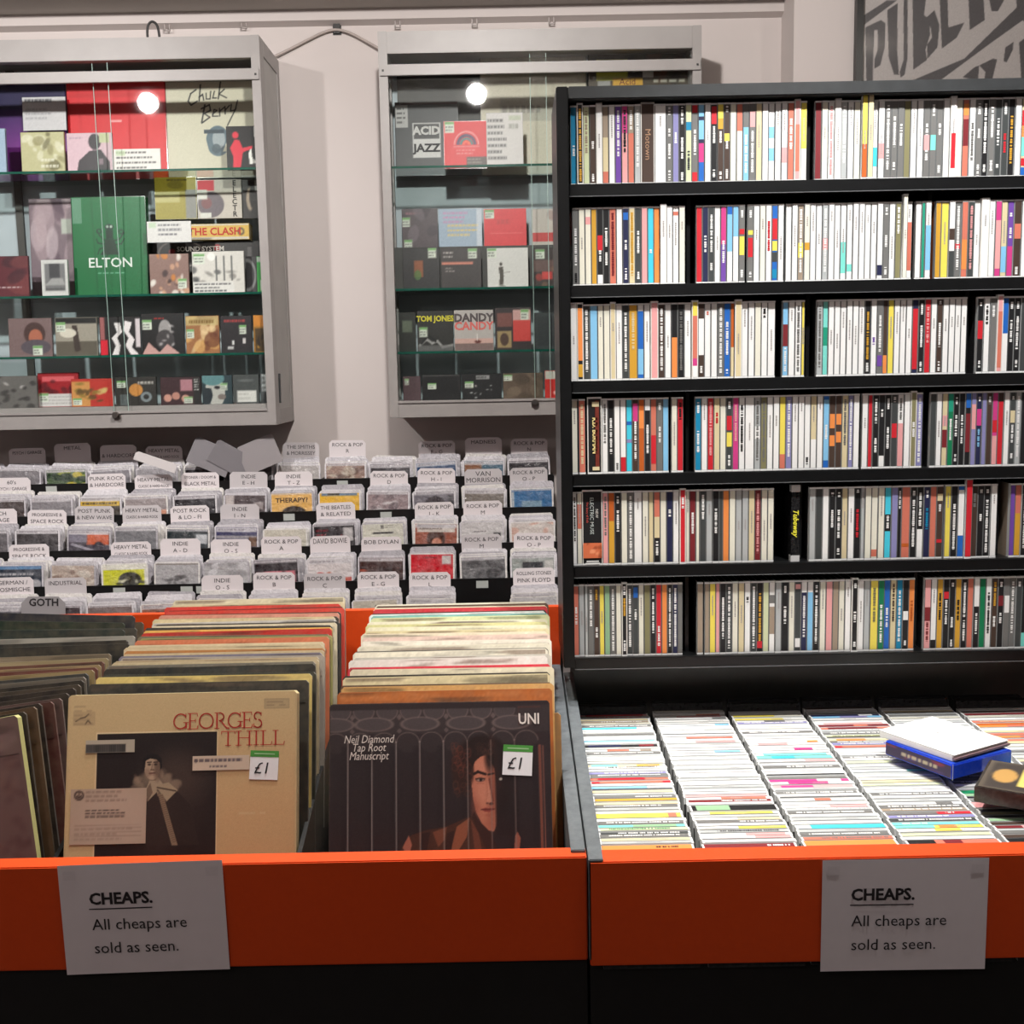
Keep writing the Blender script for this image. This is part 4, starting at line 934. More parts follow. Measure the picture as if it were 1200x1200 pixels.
CARDS = {
 1: {0: 'ROLLING STONES|PINK FLOYD|& RELATED', 2: 'ROCK & POP|L', 3: 'ROCK & POP|E - G', 4: 'ROCK & POP|C', 5: 'ROCK & POP|B', 6: 'INDIE|O - S', 9: 'INDUSTRIAL', 10: 'GERMAN /|KOSMISCHE'},
 2: {0: 'ROCK & POP|O - P', 1: 'ROCK & POP|M', 3: 'BOB DYLAN', 4: 'DAVID BOWIE', 5: 'ROCK & POP|A', 6: 'INDIE|O - S', 7: 'INDIE|A - D', 8: 'HEAVY METAL|CLASSIC & HARD ROCK', 10: 'PROGRESSIVE &|SPACE ROCK'},
 3: {1: 'ROCK & POP|M', 2: 'ROCK & POP|J - K', 4: 'THE BEATLES|& RELATED', 6: 'INDIE|I - N', 7: 'POST ROCK|& LO - FI', 8: 'HEAVY METAL|CLASSIC & HARD ROCK', 9: 'POST PUNK|& NEW WAVE', 10: 'PROGRESSIVE &|SPACE ROCK', 11: 'PSYCH|GARAGE'},
 4: {0: 'ROCK & POP|O - P', 1: 'VAN|MORRISON', 2: 'ROCK & POP|H - I', 3: 'ROCK & POP|D', 5: 'INDIE|T - Z', 6: 'INDIE|E - H', 7: 'STONER / DOOM &|BLACK METAL', 8: 'HEAVY METAL|CLASSIC & HARD ROCK', 9: 'PUNK ROCK|& HARDCORE', 11: "60's|PSYCH / GARAGE"},
 5: {0: 'ROCK & POP|N', 1: 'MADNESS', 2: 'ROCK & POP|F - G', 4: 'ROCK & POP|R', 5: 'THE SMITHS|& MORRISSEY', 8: 'HEAVY METAL|CLASSIC & HARD ROCK', 9: '|& HARDCORE', 10: 'METAL', 11: 'PSYCH / GARAGE'},
}
pal = {'w': (214, 208, 210), 'gr': (130, 128, 130), 'bk': (34, 32, 36), 'br': (110, 66, 54), 'rd': (196, 28, 36), 'bl': (44, 96, 142), 'or': (206, 120, 66), 'yl': (224, 186, 70), 'ygr': (196, 196, 40), 'cr': (206, 198, 176)}
def A_(base, fn): return base, fn
def ph(*cols): return lambda a: a.blobs(16, list(cols), .05, .2, .75).grain(5)
FR = {  # front sleeve artwork of each compartment: words for the label, header strip share, base colour, painter
 (1, 0): ('white', 0, (200, 198, 200), lambda a: a.poly([(0.1, .9), (.9, .45), (.95, .5), (.2, 1)], (30, 30, 34))), (1, 2): ('white', .3, (200, 196, 204), None), (1, 3): ('cream', 0, (204, 196, 180), lambda a: a.poly([(.6, .2), (.75, .35), (.6, .5), (.55, .45), (.65, .35), (.55, .25)], (170, 120, 50)).rect(.5, .2, .54, .5, (40, 36, 34))),
 (1, 4): ('grey', .3, (180, 180, 182), None), (1, 5): ('light grey', .3, (196, 196, 198), None), (1, 6): ('light grey', .3, (192, 190, 192), None), (1, 7): ('brown and white', .3, (150, 98, 80), lambda a: a.ell(.45, .6, .3, .35, (60, 52, 56)).rect(.6, .45, 1, .6, (170, 150, 96)).rect(.6, .66, 1, .72, (170, 40, 36))),
 (1, 8): ('grey brown', .12, (120, 104, 102), None), (1, 9): ('dark maroon', .12, (44, 26, 34), lambda a: a.ring(.35, .42, .07, .06, .015, (150, 130, 120)).rect(.2, .82, .9, 1, (140, 84, 66))), (1, 10): ('dark grey', .3, (74, 72, 78), ph((60, 60, 66), (96, 94, 100))),
 (2, 0): ('black photo', .2, (150, 156, 152), lambda a: a.rect(.25, .25, .75, .7, (34, 38, 42)).rect(.78, .2, .98, .6, (190, 188, 184))), (2, 1): ('grey crowd photo', .22, (104, 104, 106), ph((70, 70, 72), (150, 150, 152), (50, 50, 52))), (2, 2): ('bright red', .0, (196, 22, 38), lambda a: a.words(.3, .05, .7, .2, 1, (90, 20, 24)).rect(.74, .05, .95, .4, (196, 188, 186)).ell(.45, .8, .3, .2, (170, 50, 40), .6)),
 (2, 3): ('dark red', .28, (60, 36, 32), lambda a: a.blobs(12, [(170, 70, 40), (40, 24, 26)], .05, .12, .8, (0, .45, 1, 1))), (2, 4): ('white and orange', .35, (214, 206, 206), lambda a: a.blobs(10, [(200, 90, 60), (190, 60, 50)], .05, .14, .8, (0, .55, 1, 1))), (2, 5): ('black and pink', .22, (32, 28, 32), lambda a: a.rect(.06, .45, .94, 1, (206, 116, 128)).blobs(5, [(40, 30, 34)], .04, .1, .8, (.1, .4, .9, .8))),
 (2, 6): ('plastic-glared grey', .0, (170, 168, 170), ph((210, 208, 212), (140, 138, 140))), (2, 7): ('pale grey sketch', .0, (168, 166, 168), lambda a: a.rect(0, .02, 1, .06, (120, 110, 96)).blobs(12, [(60, 58, 60), (96, 94, 96)], .03, .09, .8, (.15, .45, .75, .9))), (2, 8): ('yellow-green', .0, (222, 220, 206), lambda a: a.rect(0, .22, .95, 1, (200, 200, 36)).ell(.62, .62, .26, .3, (44, 44, 34)).blobs(10, [(50, 50, 36), (230, 228, 200)], .03, .08, .8, (.3, .5, .9, 1))),
 (2, 9): ('beige marbled', .0, (176, 160, 148), ph((206, 196, 184), (120, 96, 84))), (2, 10): ('dark blue', .0, (36, 44, 58), lambda a: a.rect(0, .0, 1, .14, (90, 130, 170)).words(.02, .22, .98, .45, 1, (210, 206, 206)).ell(.4, .8, .16, .25, (190, 186, 186)).ell(.85, .75, .13, .2, (170, 168, 172))), (2, 11): ('dark blue', .1, (40, 48, 62), None),
 (3, 0): ('white and pink', .0, (206, 196, 190), ph((196, 150, 134), (222, 216, 210))), (3, 1): ('white printed', .0, (200, 196, 196), lambda a: a.words(.3, .35, .65, .45, 1, (60, 56, 60)).rect(.78, .45, .95, .8, (50, 48, 50)).ell(.35, .75, .1, .15, (70, 60, 64))), (3, 2): ('brown portrait', .3, (150, 82, 62), lambda a: a.ell(.5, .62, .22, .4, (70, 40, 30)).ell(.52, .78, .12, .2, (196, 130, 106)).rect(.05, .0, .95, .34, (204, 194, 186)).words(.1, .05, .9, .3, 1, (90, 76, 70))),
 (3, 3): ('white printed', .0, (206, 204, 190), lambda a: a.rect(.25, .35, .75, .42, (30, 30, 32)).rect(.45, .05, .52, .2, (90, 88, 84)).words(.55, .05, .8, .2, 2, (120, 116, 110))), (3, 4): ('black and red', .1, (34, 28, 32), lambda a: a.poly([(.5, .9), (.68, .4), (.66, .95)], (196, 50, 56)).rect(.72, .15, .95, .7, (190, 186, 186)).words(.06, .15, .4, .5, 2, (150, 30, 44))), (3, 5): ('cream', .0, (198, 192, 178), None),
 (3, 6): ('blue and grey', .35, (54, 54, 90), lambda a: a.rect(0, .35, 1, .45, (150, 146, 150)).rect(.8, .4, 1, .8, (110, 80, 60))), (3, 7): ('dark green', .15, (30, 40, 44), lambda a: a.rect(.7, .2, .98, .6, (190, 192, 196))), (3, 8): ('grey', .2, (110, 110, 114), None), (3, 9): ('purple and orange', .32, (60, 54, 66), lambda a: a.rect(.45, .1, 1, .6, (196, 92, 56)).ell(.75, .65, .12, .18, (50, 44, 56)).rect(0, .1, .45, .5, (120, 116, 130)).line(.1, .6, .8, .95, .05, (150, 146, 158))),
 (3, 10): ('grey black', .25, (56, 52, 54), None), (3, 11): ('grey', .2, (90, 86, 90), None),
 (4, 0): ('bright blue', .12, (44, 100, 148), lambda a: a.rect(.25, .5, .75, .95, (120, 150, 170)).rect(0, .1, .06, 1, (190, 190, 190))), (4, 1): ('cream and grey', .28, (120, 112, 104), None), (4, 2): ('grey portrait', .22, (116, 112, 120), lambda a: a.ell(.52, .55, .26, .35, (52, 44, 50)).ell(.52, .8, .16, .25, (120, 80, 76)).rect(.85, .2, .98, 1, (60, 58, 62))), (4, 3): ('silvery pink', .2, (150, 132, 134), ph((210, 204, 206), (110, 96, 100))),
 (4, 4): ('yellow-orange', .0, (226, 176, 52), lambda a: a.rect(.05, 0, .95, .12, (90, 120, 150)).rect(.2, 0, .5, .1, (30, 30, 34))), (4, 5): ('orange-yellow', .08, (222, 172, 92), lambda a: a.ell(.55, .85, .3, .3, (50, 40, 34))), (4, 6): ('black and brown', .0, (70, 58, 60), lambda a: a.rect(0, 0, .22, .6, (190, 180, 178)).rect(.72, .3, .95, .6, (150, 140, 140))), (4, 7): ('black', .25, (30, 26, 32), None), (4, 8): ('grey and salmon', .2, (150, 140, 140), lambda a: a.rect(0, .6, 1, 1, (206, 140, 110))), (4, 9): ('yellow and black', .25, (60, 52, 44), lambda a: a.rect(0, .1, 1, .35, (214, 176, 60)).words(.05, .12, .95, .34, 1, (60, 50, 40))),
 (4, 10): ('grey', .3, (126, 122, 126), None), (4, 11): ('dark brown', .1, (60, 48, 46), None), (4, 12): ('grey', .1, (110, 104, 106), None),
 (5, 0): ('black', .2, (40, 36, 40), None), (5, 1): ('blue and brown', .3, (60, 96, 116), lambda a: a.rect(0, .1, .45, 1, (130, 84, 54))), (5, 2): ('navy and white', .3, (34, 66, 104), None), (5, 3): ('grey', .3, (60, 56, 60), None), (5, 4): ('brown and cream', .2, (150, 124, 112), ph((196, 186, 170), (96, 70, 60))), (5, 5): ('white', .0, (176, 170, 168), None), (5, 6): ('dark grey', .0, (84, 80, 82), None),
 (5, 7): ('black', .2, (34, 30, 36), None), (5, 8): ('light grey', .1, (150, 146, 150), None), (5, 9): ('grey', .2, (126, 122, 128), None), (5, 10): ('yellow and green', .2, (60, 84, 48), lambda a: a.blobs(6, [(196, 176, 60), (150, 160, 50)], .1, .2, .9).blobs(4, [(30, 50, 34)], .1, .2, .9)), (5, 11): ('grey', .1, (120, 116, 120), None), (5, 12): ('grey', .1, (120, 116, 120), None),
}
def chamcard(name, w, h, c, loc, rot, m='print', ch=0.010, t=0.0012):
    prof = [(-w / 2, 0), (w / 2, 0), (w / 2, h - ch), (w / 2 - ch, h), (-w / 2 + ch, h), (-w / 2, h - ch)]
    return MB().col(c).prism(prof, 0, t).build(name, M[m], None, loc, rot)
def colname(k): return 'first column from the bookcase' if k == 0 else f'{ORD[k]} column from the bookcase'
rr = random.Random(77)
CW = 0.124
for t in range(1, 6):
    for k in range(0, 13):
        if t == 1 and k > 10 or (t == 1 and k == 1) or (t in (2, 3) and k > 11): continue
        X = cx(k); Yc = YC[t]
        card = CARDS[t].get(k)
        dz = rr.uniform(-.006, .004)
        if t == 5 and k in (10,): dz = .01
        if card is not None:
            hh = 0.16; z = cz[t] + dz
            c = (222, 214, 216) if rr.random() < .75 else (196, 190, 192)
            rz = rr.uniform(-.02, .02)
            o = chamcard('divider_card', CW, hh, c, (X + rr.uniform(-.004, .002), Yc - .002, z - hh), (-0.06, rz, 0))
            tag(o, f'white lettered divider card on the {TN[t]} tier, {colname(k)}', 'divider card', f'divider cards on the {TN[t]} tier of the rack')
            big = card in ('VAN|MORRISON', 'DAVID BOWIE')
            lines = card.split('|'); 
            for li, s in enumerate(lines):
                if not s: continue
                sz = 0.0175 if len(s) <= 12 else 0.015 if len(s) < 15 else 0.0128
                if big: sz = 0.0225
                wmax = 0.108; est = len(s) * sz * 0.60
                text(s, sz, o, (0, -0.0006, hh - 0.016 - li * 0.021), (44, 40, 44), bold=0.0, sx=min(1.12, wmax / est))
        n = 4 if card is not None else 5
        # stack of sleeves in front of the card
        for j in range(n):
            f = j / (n - 1)
            front = j == n - 1
            Y = Yc - 0.014 - f * 0.072
            yt = CT[t] + 18 + f * 8 + rr.uniform(-1.2, 1.2)
            if t == 1: yt = CT[t] + 19 + f * 14
            if (t, k) in ((2, 2),): yt -= 3
            if (t, k) in ((3, 5),): yt += 4
            zt = px(560, yt, Y).z
            nm, hd, base, fn = FR.get((t, k), ('grey', .3, (120, 116, 120), None))
            w = 0.139 + rr.uniform(-.003, .003); hgt = 0.148
            c = rr.choice([(222, 218, 222), (202, 198, 204), (178, 174, 180), (226, 222, 218)])
            rz = rr.uniform(-.03, .03) if t < 5 else rr.uniform(-.06, .06)
            o = slab('disc_sleeve', w, hgt, 0.004, c, (X + .002 + rr.uniform(-.004, .004), Y, zt - hgt), (-0.10, rz, 0), mat='plastic', cham=.006, top=(216, 213, 216))
            if front:
                a = Art(base, 34, 26, w=w - .010, h=0.075, seed=t * 20 + k)
                if hd: pass
                if fn: fn(a)
                a.rect(0, 0, 1, hd * .55, (208, 204, 208), .9)
                if hd: a.words(.05, .01, .7, hd * .5, 1, (120, 114, 120), .6)
                a.grain(4).build(o, -0.0006, 'printed_front', z0=hgt - 0.078, mat=M['plastic'])
                if (t, k) == (4, 5): text('THERAPY?', 0.021, o, (0, -.0012, hgt - .026), (60, 44, 36), bold=.0004, sx=1.1)
                if (t, k) == (1, 9):
                    g = chamcard('divider_card', .128, .13, (150, 146, 148), (X - .035, Y - .012, zt - .100), (-.1, 0.02, 0), ch=.02)
                    tag(g, 'dark grey divider card with big black capitals at the front of the bottom tier', 'divider card', 'divider cards on the bottom tier of the rack')
                    text('GOTH', 0.03, g, (0.002, -.0006, .13 - .018), (30, 26, 30), bold=.0008)
                tag(o, f'{nm} sleeve at the front of the {TN[t]} tier, {colname(k)}', 'disc sleeve', f'plastic-sleeved discs on the {TN[t]} tier')
            else:
                if j == n - 2:
                    Art((196, 192, 196), 24, 6, w=w - .012, h=0.022, seed=t + k).words(.05, .1, .9, .9, 1, (130, 124, 130), .6).build(o, -.0006, 'printed_front', z0=hgt - .024, mat=M['plastic'])
                tag(o, f'clear-sleeved disc, {ORD[n - 1 - j]} from the front, {TN[t]} tier, {colname(k)}', 'disc sleeve', f'plastic-sleeved discs on the {TN[t]} tier')
# loose things thrown across the top tier
for (x0, y0, ang, w, h, c, lb) in ((310, 531, -22, .13, .10, (112, 106, 108), 'grey card tilted across the top tier below the left cabinet corner'),
                                   (240, 534, 24, .14, .09, (96, 92, 96), 'dim clear sleeve tipped sideways on the top tier'), (262, 536, 30, .13, .08, (84, 80, 84), 'second dim clear sleeve tipped sideways on the top tier'),
                                   (180, 541, 20, .14, .03, (170, 164, 164), 'narrow white card slipping out of the fourth tier')):
    Y = 3.70 if h > .05 else 3.64
    p = px(x0, y0, Y)
    o = chamcard('loose_card', w, h, tuple(min(255, v + 30) for v in c), p + Vector((0, 0, -h / 2)), (-.15, math.radians(ang), 0), m='cover', ch=.008)
    tag(o, lb, 'card', 'loose cards on the rack')

# ------------------------------------------------------------------ wall cabinets
GY, GB = 3.65, WALL_Y - 0.001
def cabinet(label, x0, x1, z0, z1, stile, mull, sills, lockx):
    cb = empty('wall_cabinet', ((x0 + x1) / 2, GY, z0)); tag(cb, label, 'display cabinet', 'white glass-fronted cabinets on the wall')
    ox, oz = (x0 + x1) / 2, z0
    def part(name, a, b, c, d, e, f, m='white', bev=.001, par=None):
        o = MB().box(a - ox, b - ox, c - GY, d - GY, e - oz, f - oz, (200, 200, 200)).build(name, M[m], par or cb, bevel=bev); return o
    TH = 0.028
    part('top_rail', x0 + TH - .001, x1 - TH + .001, GY, GY + .03, z1 - .066, z1)
    part('bottom_rail', x0 + TH - .001, x1 - TH + .001, GY, GY + .03, z0, z0 + .052)
    part('ledge', x0 + TH, x1 - TH, GY - .006, GY + .012, z0 + .046, z0 + .054)
    part('stile', x0, x0 + TH, GY - .004, GY + .03, z0, z1)
    part('stile', x1 - TH, x1, GY - .004, GY + .03, z0, z1)
    zt = z1 - .134
    part('transom_bar', x0 + .004, x1 - .004, GY - .012, GY + .0, zt, zt + .033)
    for xx in (x0 + .014, x1 - .014):
        part('screw', xx - .003, xx + .003, GY - .014, GY - .011, zt + .012, zt + .018, 'cable', 0)
    for xx, s in ((x0, 1), (x1, -1)):
        a, b = (xx, xx + s * .012) if s > 0 else (xx - .012, xx)
        part('side_rail', a, b, GY + .056, GB - .036, z1 - .05, z1); part('side_rail', a, b, GY + .056, GB - .036, z0, z0 + .05)
        part('side_stile', a, b, GB - .035, GB, z0, z1); part('side_stile', a, b, GY + .03, GY + .055, z0, z1)
        a2, b2 = (xx + .003, xx + .007) if s > 0 else (xx - .007, xx - .003)
        part('side_panel', a2, b2, GY + .055, GB - .035, z0 + .05, z1 - .05, 'side', 0)
    part('top_panel', x0 + .012, x1 - .012, GY + .03, GB, z1 - .02, z1)
    part('bottom_panel', x0 + .012, x1 - .012, GY + .03, GB, z0 + .0, z0 + .02)
    part('inner_floor', x0 + .012, x1 - .012, GY + .03, GB - .01, z0 + .02, sills[-1], 'white', 0)
    part('back_panel', x0 + .012, x1 - .012, GB - .008, GB, z0 + .02, z1 - .02, 'back', 0)
    for xx in mull: part('back_strip', xx - .012, xx + .012, GB - .02, GB - .008, z0 + .02, z1 - .02, 'dark', 0)
    for z in sills[:-1]:
        o = MB().mat(0).box(x0 + .014 - ox, x1 - .014 - ox, .03, .27, z - .006 - oz, z - oz, skip='f').mat(1).box(x0 + .014 - ox, x1 - .014 - ox, .028, .030, z - .0065 - oz, z + .0005 - oz)
        o.build('glass_shelf', [M['shelfglass'], M['edge']], cb)
    mid = mull[0] if mull else (x0 + x1) / 2
    for a, b, y in ((x0 + TH - .004, lockx[1], GY + .012), (lockx[1] - .05, x1 - TH + .004, GY + .020)):
        g = MB().box(a - ox, b - ox, y - GY, y - GY + .004, z0 + .05 - oz, z1 - .066 - oz).build('glass_pane', M['glass'], cb)
        e = b if y < GY + .015 else a
        MB().box(e - .0008 - ox, e + .0008 - ox, y - .0012 - GY, y + .0012 - GY, z0 + .053 - oz, z1 - .07 - oz, (150, 176, 168)).build('pane_edge', M['print'], g)
    lz = z0 + .043
    l = MB()
    for i in range(12):
        a0, a1 = i * math.pi / 6, (i + 1) * math.pi / 6; r = .0095
        p = [(lockx[0] - ox + r * math.cos(q_), 0, lz - oz + r * math.sin(q_)) for q_ in (a0, a1)]
        l.poly([(p[0][0], -.022, p[0][2]), (p[0][0], .0, p[0][2]), (p[1][0], .0, p[1][2]), (p[1][0], -.022, p[1][2])][::-1]); l.poly([(lockx[0] - ox, -.022, lz - oz), (p[0][0], -.022, p[0][2]), (p[1][0], -.022, p[1][2])])
    l.box(lockx[0] - .012 - ox, lockx[0] + .012 - ox, -.010, -.002, lz - .012 - oz, lz + .004 - oz, (60, 58, 56)).build('lock', M['metal'], cb)
    return cb
ZT_, ZB_ = px(302, 41, GY).z, px(321, 498, GY).z
def shelf_z(x, y): return px(x, y, GY + .03).z
Lx1 = px(314, 270, GY).x
LS = [shelf_z(150, 199), shelf_z(150, 345), shelf_z(150, 416), shelf_z(150, 476)]
cabinet('white aluminium display cabinet on the wall, left one above the rack', -2.35, Lx1, ZB_, ZT_, 0, [px(24, 270, 3.93).x], LS, (px(137, 482, GY).x, px(138, 300, GY).x))
Rx0, Rx1 = px(450, 270, GY).x, px(822, 60, GY).x
RZB, RZT = px(500, 489, GY).z, px(600, 34, GY).z
RS = [shelf_z(550, 193.5), shelf_z(550, 337), shelf_z(550, 411), shelf_z(550, 469)]
RC = cabinet('white aluminium display cabinet on the wall, right one partly behind the bookcase', Rx0, Rx1, RZB, RZT, 0, [px(775, 270, 3.93).x], RS, (px(627, 474, GY).x, px(643, 300, GY).x))
o = MB().box(Rx0 + .03, px(566, 100, 3.9).x, 3.925, 3.938, RS[0] + .01, RZT - .03).build('lining_panel', M['dark'], RC); o.location = -RC.location

def disp(x0, y0, x1, y1, Y, label, cat, base, fn=None, t=.010, name=None, nx=None, lift=None, zb=None, sticker=None, m='gloss', tilt=0.06, words=None):
    """an item whose front is seen at these pixels, standing upright at depth Y; its base sits on zb"""
    a, b = px(x0, (y0 + y1) / 2, Y), px(x1, (y0 + y1) / 2, Y); w = b.x - a.x
    top_ = px((x0 + x1) / 2, y0, Y).z; bot = zb if zb is not None else px((x0 + x1) / 2, y1, Y).z
    h = top_ - bot
    o = MB().box(-w / 2, w / 2, 0, t, 0, h, tuple(int(v * .8) for v in (P[base] if isinstance(base, str) else base))).build(name or {'CD': 'disc_case', 'record': 'record_sleeve'}.get(cat, cat.replace(' ', '_')), M[m], None, ((a.x + b.x) / 2, Y, bot), (-tilt, 0, 0))
    tag(o, label, cat)
    A = Art(base, nx or max(20, int((x1 - x0) * 0.9)), w=w * .985, h=h * .985, seed=int(x0 * 7 + y0))
    if fn: fn(A)
    if sticker:
        for (su, sv) in sticker: A.rect(su, sv, su + .22, sv + .24, (206, 214, 200)).rect(su, sv, su + .22, sv + .06, (110, 160, 96)).words(su + .02, sv + .08, su + .2, sv + .22, 2, (60, 60, 60), .7)
    A.grain(3).build(o, -.0007, 'printed_front', z0=h * .007, mat=M['cover'])
    for wd in (words or []):
        s, size, u, v, c = wd[:5]; kw = wd[5] if len(wd) > 5 else {}
        text(s, size, o, (-w / 2 + u * w, -.0015, (1 - v) * h), c, **kw)
    return o
YB, YF = 3.86, 3.72
# left cabinet, first shelf
z = LS[0]
disp(-62, 98, 77, 198, YB, 'dark purple record sleeve at the far left of the top cabinet shelf', 'record', (52, 24, 84), lambda a: a.ell(.75, .9, .5, .5, (120, 40, 130), .8, soft=.4).rect(0, 0, 1, .25, (34, 34, 66), .8), t=.005, zb=z)
disp(78, 94, 194, 198, YB - .004, 'plain bright red record sleeve on the top shelf of the left cabinet', 'record', (206, 32, 40), lambda a: a.rect(.43, .385, .55, .41, (226, 150, 150)).rect(0, .1, 1, .15, (176, 24, 30), .4), t=.005, zb=z)
cbry = disp(194, 93, 303, 197, YB, 'cream record sleeve with black brush script and a small face photo', 'record', (198, 194, 172), lambda a: a.ell(.55, .62, .13, .16, (84, 104, 114)).ell(.56, .60, .07, .1, (150, 160, 164)).rect(.4, .5, .62, .54, (44, 60, 70)).ell(.53, .7, .05, .05, (60, 76, 84), .8).poly([(.37, .52), (.37, .73), (.45, .73), (.42, .6)], (198, 194, 172)).poly([(.68, .5), (.68, .73), (.6, .73), (.66, .6)], (198, 194, 172))
     .path([(.33, .08), (.27, .12), (.24, .2), (.27, .24), (.34, .2)], .007, (30, 30, 30)).path([(.38, .03), (.36, .2)], .007, (30, 30, 30)).path([(.36, .16), (.4, .13), (.41, .19)], .007, (30, 30, 30)).path([(.44, .12), (.44, .18), (.48, .18), (.49, .1)], .006, (30, 30, 30)).path([(.53, .1), (.51, .17), (.55, .17)], .006, (30, 30, 30)).path([(.6, .0), (.57, .18)], .007, (30, 30, 30)).path([(.64, .08), (.58, .13), (.66, .17)], .006, (30, 30, 30))
     .path([(.42, .24), (.38, .42)], .008, (30, 30, 30)).path([(.38, .28), (.47, .24), (.48, .3), (.41, .33), (.47, .37), (.38, .43)], .007, (30, 30, 30)).path([(.5, .34), (.55, .3), (.52, .29), (.5, .36), (.56, .36)], .006, (30, 30, 30)).path([(.58, .28), (.58, .36)], .006, (30, 30, 30)).path([(.58, .31), (.63, .27)], .006, (30, 30, 30)).path([(.64, .26), (.64, .34)], .006, (30, 30, 30)).path([(.64, .3), (.69, .25)], .006, (30, 30, 30)).path([(.71, .24), (.7, .31), (.75, .3), (.78, .2)], .006, (30, 30, 30)).path([(.76, .28), (.66, .46)], .006, (30, 30, 30)), t=.005, zb=z, nx=130)
disp(26, 113, 77, 153, YB - .02, 'white handwritten note card on the purple sleeve', 'note card', (196, 194, 196), lambda a: a.words(.05, .0, .95, .2, 1, (70, 70, 74)).words(.06, .3, .8, .7, 3, (140, 138, 144), .6), t=.001, name='note_card', m='print')
disp(-26, 150, 6, 198, YF, 'pale blue case at the far left edge of the top shelf', 'CD', (150, 170, 190), t=.01, zb=z)
disp(24, 154, 75, 198, YF, 'olive and cream sketched CD cover on the top cabinet shelf', 'CD', (176, 172, 132), lambda a: a.blobs(18, [(90, 84, 52), (130, 124, 84), (206, 204, 180)], .04, .16, .7).words(.45, .6, .95, .9, 2, (214, 212, 196)), zb=z)
disp(78, 155, 131, 197, YF, 'pink CD cover with a black seated silhouette', 'CD', (196, 166, 176), lambda a: a.ell(.62, .22, .14, .2, (34, 24, 32)).poly([(.2, 1), (.25, .7), (.5, .45), (.75, .42), (.95, .75), (.95, 1)], (34, 24, 32)).rect(.72, .0, .95, .25, (176, 180, 140)).rect(.7, .65, .8, .8, (120, 100, 110)).words(.05, .08, .45, .16, 1, (150, 130, 146)), zb=z)
disp(133, 174, 188, 198, YF - .01, 'white handwritten note card below the red sleeve', 'note card', (212, 208, 204), lambda a: a.words(.05, .05, .95, .95, 4, (70, 66, 66), .8).rect(.04, .05, .25, .3, (170, 190, 150), .7), t=.001, zb=z, name='note_card', m='print')
disp(265, 147, 303, 194, YF, 'black CD cover with a red figure and a white bird', 'CD', (26, 22, 24), lambda a: a.ell(.28, .2, .1, .08, (206, 40, 60)).poly([(.1, .5), (.25, .3), (.4, .32), (.5, .5), (.8, .45), (.8, .52), (.5, .6), (.42, .95), (.18, .95), (.2, .7)], (206, 40, 60)).poly([(.68, .62), (.76, .5), (.8, .75), (1, .85), (.7, .88)], (220, 220, 214)).rect(.86, .0, 1, .25, (190, 190, 186)), zb=z)
# second shelf
z = LS[1]
disp(-40, 300, 33, 343, YF, 'dark red CD cover at the left of the second cabinet shelf', 'CD', (88, 36, 44), lambda a: a.blobs(8, [(50, 24, 34), (120, 60, 60)], .1, .3, .6).words(.5, .72, .95, .8, 1, (206, 196, 196)), zb=z)
disp(34, 231, 84, 341, YB, 'mauve record sleeve of faces behind the green sleeve', 'record', (120, 104, 112), lambda a: a.blobs(14, [(170, 150, 156), (84, 66, 78), (196, 180, 186)], .08, .25, .6).rect(.75, .2, 1, .35, (176, 182, 172)), t=.005, zb=z)
disp(48, 304, 79, 342, YF, 'white framed CD cover in front of the mauve sleeve', 'CD', (196, 196, 194), lambda a: a.rect(.12, .1, .9, .85, (110, 110, 112)).rect(.3, .1, .7, .5, (60, 60, 64)).poly([(.1, .7), (.4, .5), (.8, .5), (.9, .7)], (150, 150, 150)).words(.15, .75, .85, .85, 1, (60, 60, 62)), zb=z)
el = disp(84, 229, 171, 342, 3.78, 'large green boxed set with a beetle-like emblem', 'box set', (5, 100, 52), lambda a: a.poly([(.44, .42), (.56, .42), (.6, .52), (.62, .58), (.36, .58), (.42, .52)], (24, 50, 36)).rect(.45, .33, .55, .42, (20, 46, 34)).ell(.5, .3, .06, .03, (20, 40, 34)).ell(.475, .295, .018, .014, (170, 190, 176)).ell(.525, .295, .018, .014, (170, 190, 176))
     .path([(.44, .44), (.36, .38), (.33, .33)], .006, (16, 40, 30)).path([(.44, .47), (.34, .46), (.32, .42)], .006, (16, 40, 30)).path([(.44, .5), (.36, .52), (.33, .57)], .006, (16, 40, 30)).path([(.56, .44), (.64, .42), (.7, .36)], .006, (16, 40, 30)).path([(.57, .48), (.66, .47), (.7, .42)], .006, (16, 40, 30)).path([(.47, .57), (.42, .64)], .006, (16, 40, 30)).ring(.36, .34, .03, .02, .005, (16, 40, 30)).ring(.66, .35, .03, .02, .005, (16, 40, 30)).rect(0, 0, .13, .26, (150, 160, 150), .55).words(.32, .755, .7, .775, 1, (150, 196, 170)), t=.03, zb=z, nx=90)
text('ELTON', 0.044, el, (0.0, -.0018, .110), (214, 222, 216), bold=.0006, sx=1.05)
clash = disp(172, 283, 304, 343, 3.84, 'wide black box lid lettered in white behind two CDs', 'box set', (40, 36, 36), lambda a: a.ring(.3, .2, .2, .25, .01, (110, 100, 96)).ell(.63, .1, .03, .06, (150, 30, 40)).ell(.22, .16, .03, .05, (140, 30, 40)).rect(.9, .1, .94, .4, (80, 76, 76)), t=.04, zb=z, words=[('SOUND SYSTEM', .022, .48, .13, (196, 190, 184), {'bold': .0004})])
